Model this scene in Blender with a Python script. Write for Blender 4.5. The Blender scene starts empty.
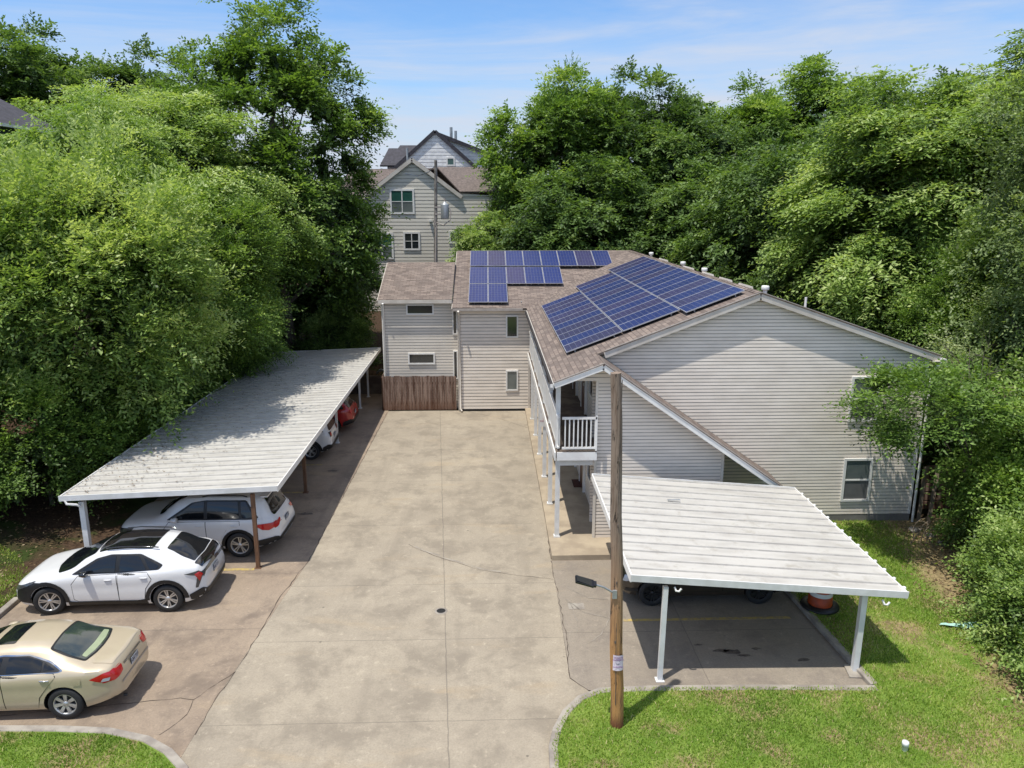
import bpy, math, random
import numpy as np
from mathutils import Vector, Matrix
from mathutils.bvhtree import BVHTree
from mathutils.geometry import delaunay_2d_cdt
R = math.radians
random.seed(7)
scene = bpy.context.scene
COL = scene.collection

# ------------------------------------------------------------------ materials
def newmat(name):
    m = bpy.data.materials.new(name); m.use_nodes = True
    nt = m.node_tree; b = nt.nodes['Principled BSDF']
    return m, nt, b
def N(nt, typ, **kw):
    n = nt.nodes.new(typ)
    for k, v in kw.items(): setattr(n, k, v)
    return n
def noise(nt, vec, scale, detail=4, rough=.55, dist=0.0):
    n = N(nt, 'ShaderNodeTexNoise'); n.inputs['Scale'].default_value = scale
    n.inputs['Detail'].default_value = detail; n.inputs['Roughness'].default_value = rough
    n.inputs['Distortion'].default_value = dist
    if vec is not None: nt.links.new(vec, n.inputs['Vector'])
    return n.outputs['Fac']
def ramp(nt, fac, lo, hi, a=0.0, b=1.0):
    n = N(nt, 'ShaderNodeMapRange', interpolation_type='SMOOTHSTEP')
    nt.links.new(fac, n.inputs[0])
    for i, v in zip((1, 2, 3, 4), (lo, hi, a, b)): n.inputs[i].default_value = v
    return n.outputs[0]
def mix(nt, fac, a, b, mode='MIX'):
    n = N(nt, 'ShaderNodeMix', data_type='RGBA', blend_type=mode)
    if isinstance(fac, (int, float)): n.inputs[0].default_value = fac
    else: nt.links.new(fac, n.inputs[0])
    for s, v in ((6, a), (7, b)):
        if isinstance(v, (tuple, list)): n.inputs[s].default_value = (*v[:3], 1)
        else: nt.links.new(v, n.inputs[s])
    return n.outputs[2]
def mth(nt, op, a, b=0.0, c=0.0):
    n = N(nt, 'ShaderNodeMath', operation=op)
    for i, v in enumerate((a, b, c)):
        if isinstance(v, (int, float)): n.inputs[i].default_value = v
        else: nt.links.new(v, n.inputs[i])
    return n.outputs[0]
def objcoord(nt, scale=None):
    t = N(nt, 'ShaderNodeTexCoord').outputs['Object']
    if scale:
        mp = N(nt, 'ShaderNodeMapping'); mp.inputs['Scale'].default_value = scale
        nt.links.new(t, mp.inputs['Vector']); return mp.outputs[0]
    return t
def worldpos(nt, scale=None):
    t = N(nt, 'ShaderNodeNewGeometry').outputs['Position']
    if scale:
        mp = N(nt, 'ShaderNodeMapping'); mp.inputs['Scale'].default_value = scale
        nt.links.new(t, mp.inputs['Vector']); return mp.outputs[0]
    return t
def bump(nt, b, h, strength=.3, dist=.02):
    n = N(nt, 'ShaderNodeBump'); n.inputs['Strength'].default_value = strength
    n.inputs['Distance'].default_value = dist
    nt.links.new(h, n.inputs['Height']); nt.links.new(n.outputs[0], b.inputs['Normal'])
def M(name, col, rough=.6, metal=0.0, col2=None, sc=3.0, amt=(.35, .65), bp=None, coat=0.0, spec=.5, stretch=None):
    m, nt, b = newmat(name)
    b.inputs['Roughness'].default_value = rough; b.inputs['Metallic'].default_value = metal
    b.inputs['Specular IOR Level'].default_value = spec
    if coat:
        b.inputs['Coat Weight'].default_value = coat; b.inputs['Coat Roughness'].default_value = .04
    v = worldpos(nt, stretch)
    if col2 is None: col2 = tuple(c*.82 for c in col)
    f = ramp(nt, noise(nt, v, sc, 5), *amt)
    nt.links.new(mix(nt, f, col, col2), b.inputs['Base Color'])
    if bp: bump(nt, b, noise(nt, v, bp[0], 3), bp[1], bp[2] if len(bp) > 2 else .01)
    return m
MT = {}
MT['siding'] = M('vinyl_siding', (.82,.74,.65), .5, col2=(.73,.655,.57), sc=1.1, spec=.3, stretch=(1,1,3))
MT['siding_g'] = M('vinyl_siding_grey', (.69,.635,.56), .5, col2=(.62,.57,.50), sc=.8, spec=.3)
MT['siding_bg'] = M('grey_beige_siding', (.70,.66,.58), .6, col2=(.64,.60,.52), sc=.3)
MT['white'] = M('white_trim', (.80,.79,.76), .45, col2=(.72,.70,.67), sc=2.5)
MT['post'] = M('white_post', (.74,.74,.73), .4, col2=(.64,.64,.62), sc=3)
MT['fascia'] = M('fascia', (.62,.57,.51), .5, col2=(.52,.47,.41), sc=2)
MT['gutter'] = M('gutter_trim', (.42,.37,.33), .5)
MT['darkedge'] = M('dark_drip_edge', (.035,.03,.03), .8)
MT['glass'] = M('window_glass', (.02,.025,.03), .06, spec=.9, col2=(.035,.04,.04), sc=1)
MT['glassg'] = M('window_blind', (.16,.18,.17), .15, col2=(.10,.12,.12), sc=1, spec=.7)
MT['glassgreen'] = M('window_glass_green', (.03,.10,.08), .1, spec=.8)
MT['screen'] = M('insect_screen', (.13,.13,.13), .6)
MT['dark'] = M('dark_void', (.012,.012,.012), .8)
MT['door'] = M('door_brown', (.10,.05,.035), .5)
MT['blueh'] = M('blue_grey_siding', (.055,.085,.14), .6)
MT['found'] = M('foundation', (.20,.19,.18), .8)
MT['kerb'] = M('kerb_concrete', (.36,.325,.275), .85, col2=(.24,.21,.18), sc=3, bp=(40,.5))
MT['slab'] = M('slab_concrete', (.42,.345,.245), .8, col2=(.31,.25,.18), sc=1.5, bp=(30,.3))
MT['wallblock'] = M('retaining_block', (.16,.13,.10), .9, col2=(.08,.06,.05), sc=2, bp=(15,.8))
MT['wood'] = M('post_wood', (.20,.10,.05), .8, col2=(.11,.06,.035), sc=5, stretch=(8,8,.6), bp=(12,.5))
MT['black'] = M('black_plastic', (.014,.014,.015), .45)
MT['blackgloss'] = M('gloss_black', (.01,.01,.012), .08, coat=1)
MT['cglass'] = M('car_glass', (.008,.01,.013), .04, spec=.6, coat=.15)
MT['cglass2'] = M('rear_glass_light', (.03,.045,.045), .05, spec=.8, coat=.6)
MT['shelf'] = M('shelf_trim', (.38,.44,.27), .3)
MT['tyre'] = M('tyre_rubber', (.022,.022,.023), .75, bp=(60,.3))
MT['rim'] = M('alloy', (.62,.62,.62), .28, metal=.7)
MT['rimd'] = M('rim_dark', (.02,.02,.02), .4)
MT['red'] = M('lamp_red', (.50,.012,.015), .15, coat=.6)
MT['lampw'] = M('lamp_clear', (.55,.57,.6), .1, coat=.8)
MT['lampd'] = M('lamp_dark', (.05,.055,.06), .08, coat=.8)
MT['pwhite'] = M('paint_white', (.70,.70,.695), .3, col2=(.68,.68,.68), coat=.7)
MT['pgold'] = M('paint_gold', (.56,.47,.335), .36, metal=.25, col2=(.54,.45,.32), coat=.7)
MT['pred'] = M('paint_red', (.42,.012,.012), .3, coat=.9, metal=.2)
MT['pbrown'] = M('paint_brown', (.075,.06,.045), .3, metal=.5, coat=.8)
MT['pblack'] = M('paint_black', (.01,.01,.012), .2, coat=.9)
MT['plate'] = M('plate_face', (.5,.52,.56), .4)
MT['ink'] = M('plate_ink', (.03,.04,.10), .5)
MT['pinkink'] = M('pink_ink', (.22,.05,.28), .6)
MT['signw'] = M('sign_paper', (.80,.70,.78), .6)
MT['signred'] = M('sign_red', (.45,.03,.10), .5)
MT['chrome'] = M('chrome', (.7,.7,.7), .12, metal=1)
MT['orange'] = M('drum_orange', (.50,.07,.012), .5, col2=(.32,.05,.015), sc=6)
MT['mat'] = M('doormat', (.10,.03,.02), .95, col2=(.05,.02,.015), sc=20)
MT['yellow'] = M('worn_yellow_paint', (.46,.34,.11), .8, col2=(.31,.25,.16), sc=9, amt=(.42,.62))
MT['galv'] = M('galvanised', (.42,.44,.45), .45, metal=.4)
MT['dkmetal'] = M('lamp_dark_metal', (.02,.022,.028), .3)
MT['tarp'] = M('pale_tarp', (.42,.66,.58), .6, bp=(9,1,.05))
MT['pvc'] = M('pvc', (.8,.8,.8), .4)
MT['bark'] = M('bark', (.17,.14,.11), .95, col2=(.10,.08,.065), sc=6, stretch=(4,4,.8), bp=(14,.9,.05))
MT['deadwood'] = M('pale_deadwood', (.24,.19,.14), .9, sc=8)
MT['soil'] = M('crack_soil', (.11,.085,.065), .95, col2=(.06,.045,.035), sc=9)
MT['bgroof'] = M('bg_shingle', (.17,.135,.12), .9, col2=(.10,.08,.07), sc=6)
MT['slate'] = M('slate', (.055,.052,.065), .8, col2=(.035,.033,.04), sc=4)
MT['bgwhite'] = M('bg_white_siding', (.86,.86,.85), .6)
for k_, c_ in (('siding',(.44,.40,.355)),('siding_g',(.42,.395,.36)),('siding_bg',(.50,.47,.41)),('blueh',(.03,.05,.08)),('bgwhite',(.72,.72,.72))):
    MT[k_+'_d'] = M(k_+'_groove_shade', c_, .7)  # lap recess colour: the shadow line under each lap is painted in

def mat_roofing():
    m, nt, b = newmat('shingles'); b.inputs['Roughness'].default_value = .92
    uv = N(nt, 'ShaderNodeUVMap').outputs[0]
    br = N(nt, 'ShaderNodeTexBrick'); nt.links.new(uv, br.inputs['Vector'])
    br.inputs['Scale'].default_value = 1; br.inputs['Brick Width'].default_value = .31
    br.inputs['Row Height'].default_value = .143; br.inputs['Mortar Size'].default_value = .011
    br.inputs['Color1'].default_value = (.13,.10,.085,1); br.inputs['Color2'].default_value = (.33,.26,.215,1)
    br.inputs['Mortar'].default_value = (.10,.07,.06,1); br.inputs['Bias'].default_value = 0
    f = ramp(nt, noise(nt, uv, 2.2, 6), .35, .7)
    c = mix(nt, mth(nt,'MULTIPLY',f,.45), br.outputs['Color'], (.22,.18,.155))
    g = noise(nt, uv, 60, 2)
    c = mix(nt, mth(nt, 'MULTIPLY', g, .5), c, (.10,.08,.07))
    nt.links.new(c, b.inputs['Base Color'])
    bump(nt, b, mth(nt, 'SUBTRACT', 1.0, br.outputs['Fac']), .6, .01)
    return m
MT['shingle'] = mat_roofing()

def mat_cells(name, c1, c2):
    m, nt, b = newmat(name)
    b.inputs['Roughness'].default_value = .25; b.inputs['Specular IOR Level'].default_value = .2
    uv = N(nt, 'ShaderNodeUVMap').outputs[0]
    sp = N(nt, 'ShaderNodeSeparateXYZ'); nt.links.new(uv, sp.inputs[0])
    def line(o, w):
        fr = mth(nt, 'FRACT', o)
        d = mth(nt, 'ABSOLUTE', mth(nt, 'SUBTRACT', fr, .5))
        return mth(nt, 'GREATER_THAN', d, .5-w)
    gx, gy = line(sp.outputs[0], .035), line(sp.outputs[1], .035)
    bus = mth(nt, 'MULTIPLY', line(mth(nt, 'MULTIPLY', sp.outputs[0], 3.0), .04), .25)
    grid = mth(nt, 'MAXIMUM', mth(nt, 'MAXIMUM', gx, gy), bus)
    fl = N(nt, 'ShaderNodeVectorMath', operation='FLOOR'); nt.links.new(uv, fl.inputs[0])
    wn = N(nt, 'ShaderNodeTexWhiteNoise'); nt.links.new(fl.outputs[0], wn.inputs['Vector'])
    oi = N(nt, 'ShaderNodeObjectInfo')
    f = mth(nt, 'ADD', mth(nt, 'MULTIPLY', wn.outputs['Value'], .45), mth(nt, 'MULTIPLY', oi.outputs['Random'], .55))
    c = mix(nt, f, c1, c2)
    nt.links.new(mix(nt, grid, c, (.12,.13,.20)), b.inputs['Base Color'])
    return m
MT['cellb'] = mat_cells('solar_cells_blue', (.009,.018,.10), (.014,.029,.145))
MT['celld'] = mat_cells('solar_cells_dark', (.026,.024,.07), (.040,.036,.12))
MT['alu'] = M('panel_frame', (.50,.51,.55), .35, metal=.3)

def mat_concrete(name, c1, c2, cstain, joints=None, dark=.0, warm=(.40,.31,.20), staina=(.44,.64)):
    m, nt, b = newmat(name); b.inputs['Roughness'].default_value = .85
    v = worldpos(nt)
    c = mix(nt, ramp(nt, noise(nt, v, .3, 8, .65, .2), .30, .74), c1, c2)
    c = mix(nt, mth(nt, 'MULTIPLY', ramp(nt, noise(nt, v, .9, 9, .72, .25), *staina), .8), c, cstain)
    vv = worldpos(nt, (.5, 1.6, 1))
    c = mix(nt, mth(nt, 'MULTIPLY', ramp(nt, noise(nt, vv, .7, 5, .6, .4), .56, .74), .55), c, warm)
    c = mix(nt, mth(nt, 'MULTIPLY', ramp(nt, noise(nt, v, 3.2, 9, .78, .1), .48, .72), .5), c, tuple(x*.62 for x in c1))
    st = noise(nt, worldpos(nt, (1.6, .16, 1)), 1.0, 6, .6, .2)
    c = mix(nt, mth(nt, 'MULTIPLY', ramp(nt, st, .50, .70), .45), c, cstain)
    c = mix(nt, mth(nt, 'MULTIPLY', ramp(nt, noise(nt, v, .55, 8, .7, .3), .55, .70), .4), c, tuple(min(1, q*1.25) for q in c1))
    # fine grain and pale scuffs
    c = mix(nt, mth(nt, 'MULTIPLY', ramp(nt, noise(nt, v, 24, 4, .8), .40, .68), .5), c, tuple(x*.55 for x in c1))
    c = mix(nt, mth(nt, 'MULTIPLY', ramp(nt, noise(nt, v, 4.5, 9, .8, .2), .54, .70), .55), c, tuple(min(1, x*1.4) for x in c1))
    # spots
    vo = N(nt, 'ShaderNodeTexVoronoi'); vo.inputs['Scale'].default_value = 1.3; nt.links.new(v, vo.inputs['Vector'])
    c = mix(nt, mth(nt, 'MULTIPLY', ramp(nt, vo.outputs['Distance'], .05, .02), .7), c, (.09,.075,.06))
    sp = N(nt, 'ShaderNodeSeparateXYZ'); nt.links.new(v, sp.inputs[0])
    if joints:
        wob = mth(nt, 'MULTIPLY', mth(nt, 'SUBTRACT', noise(nt, v, 2.5, 4), .5), .05)
        tot = None
        for (ax, base, slope, w) in joints:   # line: coord[ax] = base + slope*other
            o = sp.outputs[ax]; q = sp.outputs[1-ax]
            e = mth(nt, 'SUBTRACT', mth(nt, 'ADD', o, wob), mth(nt, 'MULTIPLY_ADD', q, slope, base))
            l = ramp(nt, mth(nt, 'ABSOLUTE', e), w, w*.3)
            tot = l if tot is None else mth(nt, 'MAXIMUM', tot, l)
        c = mix(nt, mth(nt, 'MULTIPLY', tot, .5), c, (.10,.085,.07))
        # tyre tracks: two slow darker bands
    nt.links.new(c, b.inputs['Base Color'])
    bump(nt, b, noise(nt, v, 45, 4, .7), .35, .01)
    return m
JS, JB = -.067, .02
MT['drive'] = mat_concrete('drive_concrete', (.385,.33,.25), (.315,.268,.205), (.225,.19,.145),
    joints=[(0, JB, JS, .018)] + [(1, y, 0, .014) for y in (12.94, 15.81, 18.43, 22.3, 26.2, 29.8, 33.0)])
MT['park'] = mat_concrete('parking_concrete', (.35,.275,.20), (.25,.19,.14), (.15,.115,.09), joints=[(1, y, 0, .016) for y in (16.4, 19.2, 22.3, 25.2, 28.0, 31.0, 34.0)], staina=(.45,.68))
MT['pad'] = mat_concrete('pad_concrete', (.31,.265,.21), (.255,.215,.17), (.19,.16,.135), joints=[(1, 16.0, 0, .015), (0, 4.6, 0, .015)], staina=(.47,.7))

def mat_ground(name, g1, g2, dirt, dsc=.5, drange=(.5, .62), dirt2=None, bare=None):
    m, nt, b = newmat(name); b.inputs['Roughness'].default_value = .95; b.inputs['Specular IOR Level'].default_value = .1
    v = worldpos(nt)
    c = mix(nt, ramp(nt, noise(nt, v, 1.6, 5), .35, .65), g1, g2)
    c = mix(nt, mth(nt, 'MULTIPLY', ramp(nt, noise(nt, v, 22, 4, .7), .4, .7), .6), c, tuple(x*.4 for x in g1))
    d = mix(nt, ramp(nt, noise(nt, v, 9, 6, .7), .4, .65), dirt, dirt2 or tuple(x*.5 for x in dirt))
    f = ramp(nt, noise(nt, v, dsc, 6, .6, .3), *drange)
    if bare:                                   # strip of bare soil along the shrubs
        sp = N(nt, 'ShaderNodeSeparateXYZ'); nt.links.new(v, sp.inputs[0])
        e = mth(nt, 'SUBTRACT', sp.outputs[0], mth(nt, 'MULTIPLY_ADD', sp.outputs[1], bare[1], bare[0]))
        e = mth(nt, 'ADD', e, mth(nt, 'MULTIPLY', mth(nt, 'SUBTRACT', noise(nt, v, .9, 4), .5), 1.6))
        f = mth(nt, 'MAXIMUM', f, ramp(nt, e, -.3, .25))
    nt.links.new(mix(nt, f, c, d), b.inputs['Base Color'])
    bump(nt, b, noise(nt, v, 30, 5, .8), .8, .04)
    return m
MT['lawn'] = mat_ground('lawn_ground', (.15,.25,.04), (.24,.33,.07), (.36,.28,.15), .8, (.48,.62), bare=(8.2, .19))
MT['ground'] = mat_ground('forest_floor', (.05,.075,.02), (.035,.045,.015), (.10,.065,.042), .4, (.36,.5), (.05,.032,.022))

def mat_leaf(name, stops, trans=.38, hue=None):
    m = bpy.data.materials.new(name); m.use_nodes = True; nt = m.node_tree
    b = nt.nodes['Principled BSDF']; out = nt.nodes['Material Output']
    at = N(nt, 'ShaderNodeAttribute', attribute_name='tint')
    cr = N(nt, 'ShaderNodeValToRGB'); oi = N(nt, 'ShaderNodeObjectInfo'); nt.links.new(mth(nt, 'ADD', at.outputs['Fac'], mth(nt, 'MULTIPLY', mth(nt, 'SUBTRACT', oi.outputs['Random'], .4), .14)), cr.inputs[0])
    el = cr.color_ramp.elements
    while len(el) < len(stops): el.new(.5)
    for e, (p, c) in zip(el, stops): e.position = p; e.color = (*c, 1)
    nt.links.new(cr.outputs[0], b.inputs['Base Color'])
    b.inputs['Roughness'].default_value = .5; b.inputs['Specular IOR Level'].default_value = .4
    tr = N(nt, 'ShaderNodeBsdfTranslucent')
    nt.links.new(mix(nt, 1.0, cr.outputs[0], (1.25, 1.3, .55), 'MULTIPLY'), tr.inputs[0])
    ms = N(nt, 'ShaderNodeMixShader'); ms.inputs[0].default_value = trans
    nt.links.new(b.outputs[0], ms.inputs[1]); nt.links.new(tr.outputs[0], ms.inputs[2])
    nt.links.new(ms.outputs[0], out.inputs['Surface'])
    return m
MT['leaf_bright'] = mat_leaf('leaf_bright', [(0, (.035,.065,.018)), (.3, (.12,.205,.045)), (.65, (.29,.41,.10)), (1, (.54,.62,.26))])
MT['leaf_mid'] = mat_leaf('leaf_mid', [(0, (.035,.065,.018)), (.35, (.115,.20,.038)), (.75, (.23,.36,.07)), (1, (.42,.52,.16))])
MT['leaf_dark'] = mat_leaf('leaf_dark', [(0, (.025,.05,.018)), (.4, (.085,.15,.038)), (.8, (.16,.26,.065)), (1, (.28,.38,.13))], .36)
MT['leaf_grey'] = mat_leaf('leaf_olive', [(0, (.04,.07,.025)), (.4, (.15,.22,.07)), (.8, (.29,.37,.14)), (1, (.52,.56,.34))])
MT['grassb'] = mat_leaf('grass_blades', [(0, (.12,.20,.03)), (.45, (.24,.37,.05)), (.8, (.40,.49,.10)), (1, (.56,.50,.24))], .3)

# ------------------------------------------------------------------ mesh building
ORG = {}
def setp(o, **kw):
    for k, v in kw.items():
        if v is not None: o[k] = v
def thing(name, label, cat, loc=(0,0,0), group=None, rotz=0):
    o = bpy.data.objects.new(name, None); COL.objects.link(o)
    o.location = loc; o.rotation_euler = (0, 0, rotz); o.empty_display_size = .2
    setp(o, label=label, category=cat, group=group); ORG[o.name] = Vector(loc)
    return o
def tag(o, label, cat, group=None, kind=None):
    setp(o, label=label, category=cat, group=group, kind=kind); return o
class MB:
    def __init__(s): s.v = []; s.f = []; s.m = []; s.uv = []; s.sm = []
    def add(s, vs, fs, mi=0, uvs=None, smooth=False):
        k = len(s.v); s.v += [tuple(v) for v in vs]
        for i, f in enumerate(fs):
            s.f.append([k+j for j in f]); s.m.append(mi); s.sm.append(smooth)
            s.uv.append(uvs[i] if uvs else None)
        return s
    def box(s, x0, y0, z0, x1, y1, z1, mi=0):
        if x0 > x1: x0, x1 = x1, x0
        if y0 > y1: y0, y1 = y1, y0
        if z0 > z1: z0, z1 = z1, z0
        vs = [(x,y,z) for z in (z0,z1) for y in (y0,y1) for x in (x0,x1)]
        return s.add(vs, [(0,2,3,1),(4,5,7,6),(0,1,5,4),(2,6,7,3),(0,4,6,2),(1,3,7,5)], mi)
    def beam(s, a, b, w, h, mi=0, up=(0,0,1)):
        a = Vector(a); b = Vector(b); d = (b-a).normalized(); up = Vector(up)
        r = d.cross(up).normalized()*(w/2); u = r.cross(d).normalized()*(h/2)
        vs = [p+sr*r+su*u for p in (a, b) for sr, su in ((-1,-1),(1,-1),(1,1),(-1,1))]
        return s.add(vs, [(3,2,1,0),(4,5,6,7),(0,1,5,4),(1,2,6,5),(2,3,7,6),(3,0,4,7)], mi)
    def tube(s, pts, rad, n=10, mi=0, cap=True):
        pts = [Vector(p) for p in pts]; k = len(pts)
        rad = [rad]*k if isinstance(rad, (int, float)) else rad
        vs = []; ref = None
        for i, p in enumerate(pts):
            d = (pts[min(i+1, k-1)]-pts[max(i-1, 0)]).normalized()
            if ref is None or abs(d.dot(ref)) > .95: ref = Vector((0,1,0)) if abs(d.z) > .5 else Vector((0,0,1))
            a = d.cross(ref).normalized(); b2 = d.cross(a)
            ref = b2.cross(d) if False else ref
            vs += [p+rad[i]*(math.cos(t)*a+math.sin(t)*b2) for t in [2*math.pi*j/n for j in range(n)]]
        fs = [(i*n+j, i*n+(j+1)%n, (i+1)*n+(j+1)%n, (i+1)*n+j) for i in range(k-1) for j in range(n)]
        s.add(vs, fs, mi, smooth=True)
        if cap: s.add(vs[:n], [tuple(range(n))], mi); s.add(vs[-n:], [tuple(range(n))], mi)
        return s
    def lathe(s, prof, c=(0,0,0), n=28, mi=0, axis='z'):
        vs = []
        for (r, h) in prof:
            for j in range(n):
                t = 2*math.pi*j/n; a, b = r*math.cos(t), r*math.sin(t)
                p = (a, b, h) if axis == 'z' else (a, h, b)
                vs.append((p[0]+c[0], p[1]+c[1], p[2]+c[2]))
        fs = [(i*n+j, i*n+(j+1)%n, (i+1)*n+(j+1)%n, (i+1)*n+j) for i in range(len(prof)-1) for j in range(n)]
        return s.add(vs, fs, mi, smooth=True)
    def poly(s, pts, mi=0, thick=None):
        """planar polygon with uv in metres (u horizontal, v up the slope)"""
        P = [Vector(p) for p in pts]
        nrm = Vector((0,0,0))
        for i in range(len(P)): nrm += P[i].cross(P[(i+1) % len(P)])
        nrm.normalize()
        h = Vector((0,0,1)).cross(nrm)
        if h.length < 1e-4: h = Vector((1,0,0))
        h.normalize(); w = nrm.cross(h)
        uv = [(p.dot(h), p.dot(w)) for p in P]
        s.add(P, [tuple(range(len(P)))], mi, [uv])
        if thick:
            Q = [p-nrm*thick for p in P]; k = len(P)
            s.add(Q, [tuple(reversed(range(k)))], mi, [list(reversed(uv))])
            for i in range(k):
                j = (i+1) % k
                s.add([P[i], Q[i], Q[j], P[j]], [(0,1,2,3)], mi)
        return s
    def build(s, name, mats, parent=None, local=False, kind=None, label=None, loc=None):
        if not isinstance(mats, (list, tuple)): mats = [mats]
        me = bpy.data.meshes.new(name)
        off = Vector((0,0,0))
        if parent is not None and not local: off = ORG.get(parent.name, Vector((0,0,0)))
        if loc: off = Vector(loc)
        me.from_pydata([(v[0]-off.x, v[1]-off.y, v[2]-off.z) for v in s.v], [], s.f)
        for m in mats: me.materials.append(MT[m] if isinstance(m, str) else m)
        me.polygons.foreach_set('material_index', s.m)
        me.polygons.foreach_set('use_smooth', s.sm)
        if any(u for u in s.uv):
            ul = me.uv_layers.new(name='UVMap'); i = 0
            for f, u in zip(s.f, s.uv):
                for j in range(len(f)):
                    if u: ul.data[i].uv = u[j]
                    i += 1
        me.update()
        o = bpy.data.objects.new(name, me); COL.objects.link(o)
        if parent is not None: o.parent = parent
        if loc: o.location = loc
        ORG[o.name] = off if not local else Vector((0,0,0))
        if kind: o['kind'] = kind
        if label: o['label'] = label
        return o
def struct(name, mb, mats): return mb.build(name, mats, kind='structure')

# ------------------------------------------------------------------ ground
def terr(x, y):
    z = -.04
    if x < -12.05: z = (.02 if y > 18 else .10) + .16*min(-12.05-x, 30)*min(1, (-12.05-x)/3+.25)
    if y > 39.6:
        k = .95 + .05*(y-39.6)
        z = max(z, min(k, 4.5)) if x < -5.2 else max(z, min(.05*(y-39.6), 3))
    if x > 13.2: z = min(z + .02*(x-13.2), 1.5)
    return z + (.06*math.sin(x*1.3+y*.7)+.05*math.sin(y*1.9-x*.4) if (x < -12.5 or x > 13 or y > 40) else 0)
xs = sorted(set([-400,-250,-160,-100,-70,-50,-42] + [-40+i*.8 for i in range(35)] + [-12.05,-12.04,-5.21,-5.2] + [-4+i for i in range(17)] + [13.0+i*.8 for i in range(30)] + [38,45,55,70,100,160,250,400]))
ys = sorted(set([-60,-30,-10,0,5] + [8+i*.8 for i in range(39)] + [39.59,39.6] + [40.2+i*.9 for i in range(50)] + [88,100,120,150,200,300,500,900]))
mb = MB(); vs = [(x, y, terr(x, y)) for y in ys for x in xs]; nx = len(xs)
mb.add(vs, [(j*nx+i, j*nx+i+1, (j+1)*nx+i+1, (j+1)*nx+i) for j in range(len(ys)-1) for i in range(nx-1)], smooth=True)
struct('ground', mb, 'ground')

def sheet(name, pts, z, mat, skirt=None):
    mb = MB(); mb.poly([(x, y, z) for x, y in pts])
    if skirt is not None:
        k = len(pts)
        for i in range(k):
            a, b = pts[i], pts[(i+1) % k]
            mb.add([(a[0],a[1],z),(a[0],a[1],skirt),(b[0],b[1],skirt),(b[0],b[1],z)], [(0,1,2,3)])
    return struct(name, mb, mat)
sheet('driveway', [(-5.65,3),(3,3),(3,12),(2.0,13.82),(1.68,14.24),(1.74,19.75),(2.15,35.9),(-4.87,35.9),(-5.12,19.97),(-5.44,15.9),(-5.6,13.7),(-5.65,12)], 0, 'drive')
sheet('parking_pavement', [(-12,11),(-30,10.5),(-30,16),(-12,16)], -.006, 'park')
sheet('parking_bay', [(-12,3),(-5.655,3),(-5.655,12),(-5.605,13.7),(-5.445,15.9),(-5.125,19.97),(-4.875,35.9),(-5.1,36.3),(-5.2,39.5),(-11.3,39.5),(-11.4,19),(-12,18)], -.003, 'park')
sheet('carport_pavement', [(1.69,14.24),(2.02,13.82),(3,13.6),(8.05,13.5),(8.05,19.7),(7.6,22),(1.75,22)], -.004, 'pad')
# kerbs
def kerb(pts, w=.16, h=.12, name='kerb', close=False):
    mb = MB()
    P = [Vector((*p, 0)) for p in pts]; k = len(P); L = []; Rr = []
    for i in range(k):
        d = (P[min(i+1,k-1)]-P[max(i-1,0)]).normalized(); n = Vector((-d.y, d.x, 0))
        L.append(P[i]+n*w/2); Rr.append(P[i]-n*w/2)
    vs = []
    for l, r in zip(L, Rr):
        vs += [(l.x,l.y,-.03),(l.x,l.y,h-.015),(l.x*.93+r.x*.07,l.y*.93+r.y*.07,h),(r.x*.93+l.x*.07,r.y*.93+l.y*.07,h),(r.x,r.y,h-.015),(r.x,r.y,-.03)]
    fs = [(i*6+j, i*6+j+1, (i+1)*6+j+1, (i+1)*6+j) for i in range(k-1) for j in range(5)]
    fs += [(0,1,2,3,4,5), tuple((k-1)*6+j for j in (5,4,3,2,1,0))]
    mb.add(vs, fs)
    return struct(name, mb, 'kerb')
kR = [(1.05,9.5),(1.08,11),(1.12,11.6),(1.14,12.07),(1.25,12.53),(1.48,13.04),(1.81,13.45),(2.25,13.68),(3.3,13.72),(5.5,13.68),(7.95,13.58)]
kerb(kR, .17, .10)
kerb([(7.98,13.7),(7.86,15.5),(7.74,17.7),(7.62,20.5)], .17, .10)
kL = [(-30,12.9),(-12,12.95),(-9.39,12.88),(-8.24,12.84),(-7.26,12.75),(-6.45,12.5),(-5.9,12.15),(-5.45,11.7),(-5.2,11),(-5.15,9.5)]
kerb(kL, .17, .10)
kerb([(-12.0,16.0),(-12.0,17.9)], .17, .11)
kerb([(-30,16.05),(-12.08,16.05)], .17, .11)
# lawns
lawnR = [(1.05,9.5),(1.12,11.6),(1.14,12.07),(1.25,12.53),(1.48,13.04),(1.81,13.45),(2.25,13.68),(3.3,13.72),(7.95,13.58),(7.9,15.5),(7.7,17.7),(7.6,21.9),(13.2,22.1),(30,22.3),(30,3),(1.05,3)]
sheet('lawn', lawnR, .085, 'lawn')
sheet('lawn_strip', [(-30,3),(-5.15,3),(-5.15,9.5),(-5.2,11),(-5.45,11.7),(-5.9,12.15),(-6.45,12.5),(-7.26,12.75),(-9.39,12.88),(-30,12.9)], .085, 'lawn')
# concrete foot of the walkway
mb = MB(); mb.box(1.75, 19.72, -.02, 3.6, 22.0, .15); mb.box(1.76, 22.003, -.02, 3.4, 35.7, .148)
struct('walkway_slab', mb, 'slab')
# parking stripes
mb = MB()
for (x0,x1,y) in [(3.2,7.3,16.5)]: mb.box(x0, y-.05, -.002, x1, y+.05, .004)
for (x0,x1,y,w) in [(-11.5,-6.5,19.45,.06),(-11.5,-6.5,25.2,.055),(-11.5,-6.45,28.1,.05),(-11.5,-6.4,31.0,.05),(-11.5,-6.4,34.0,.05),(-9.6,-8.3,16.35,.03)]: mb.box(x0,y-w,-.002,x1,y+w,.003)
struct('parking_stripes', mb, 'yellow')
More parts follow.
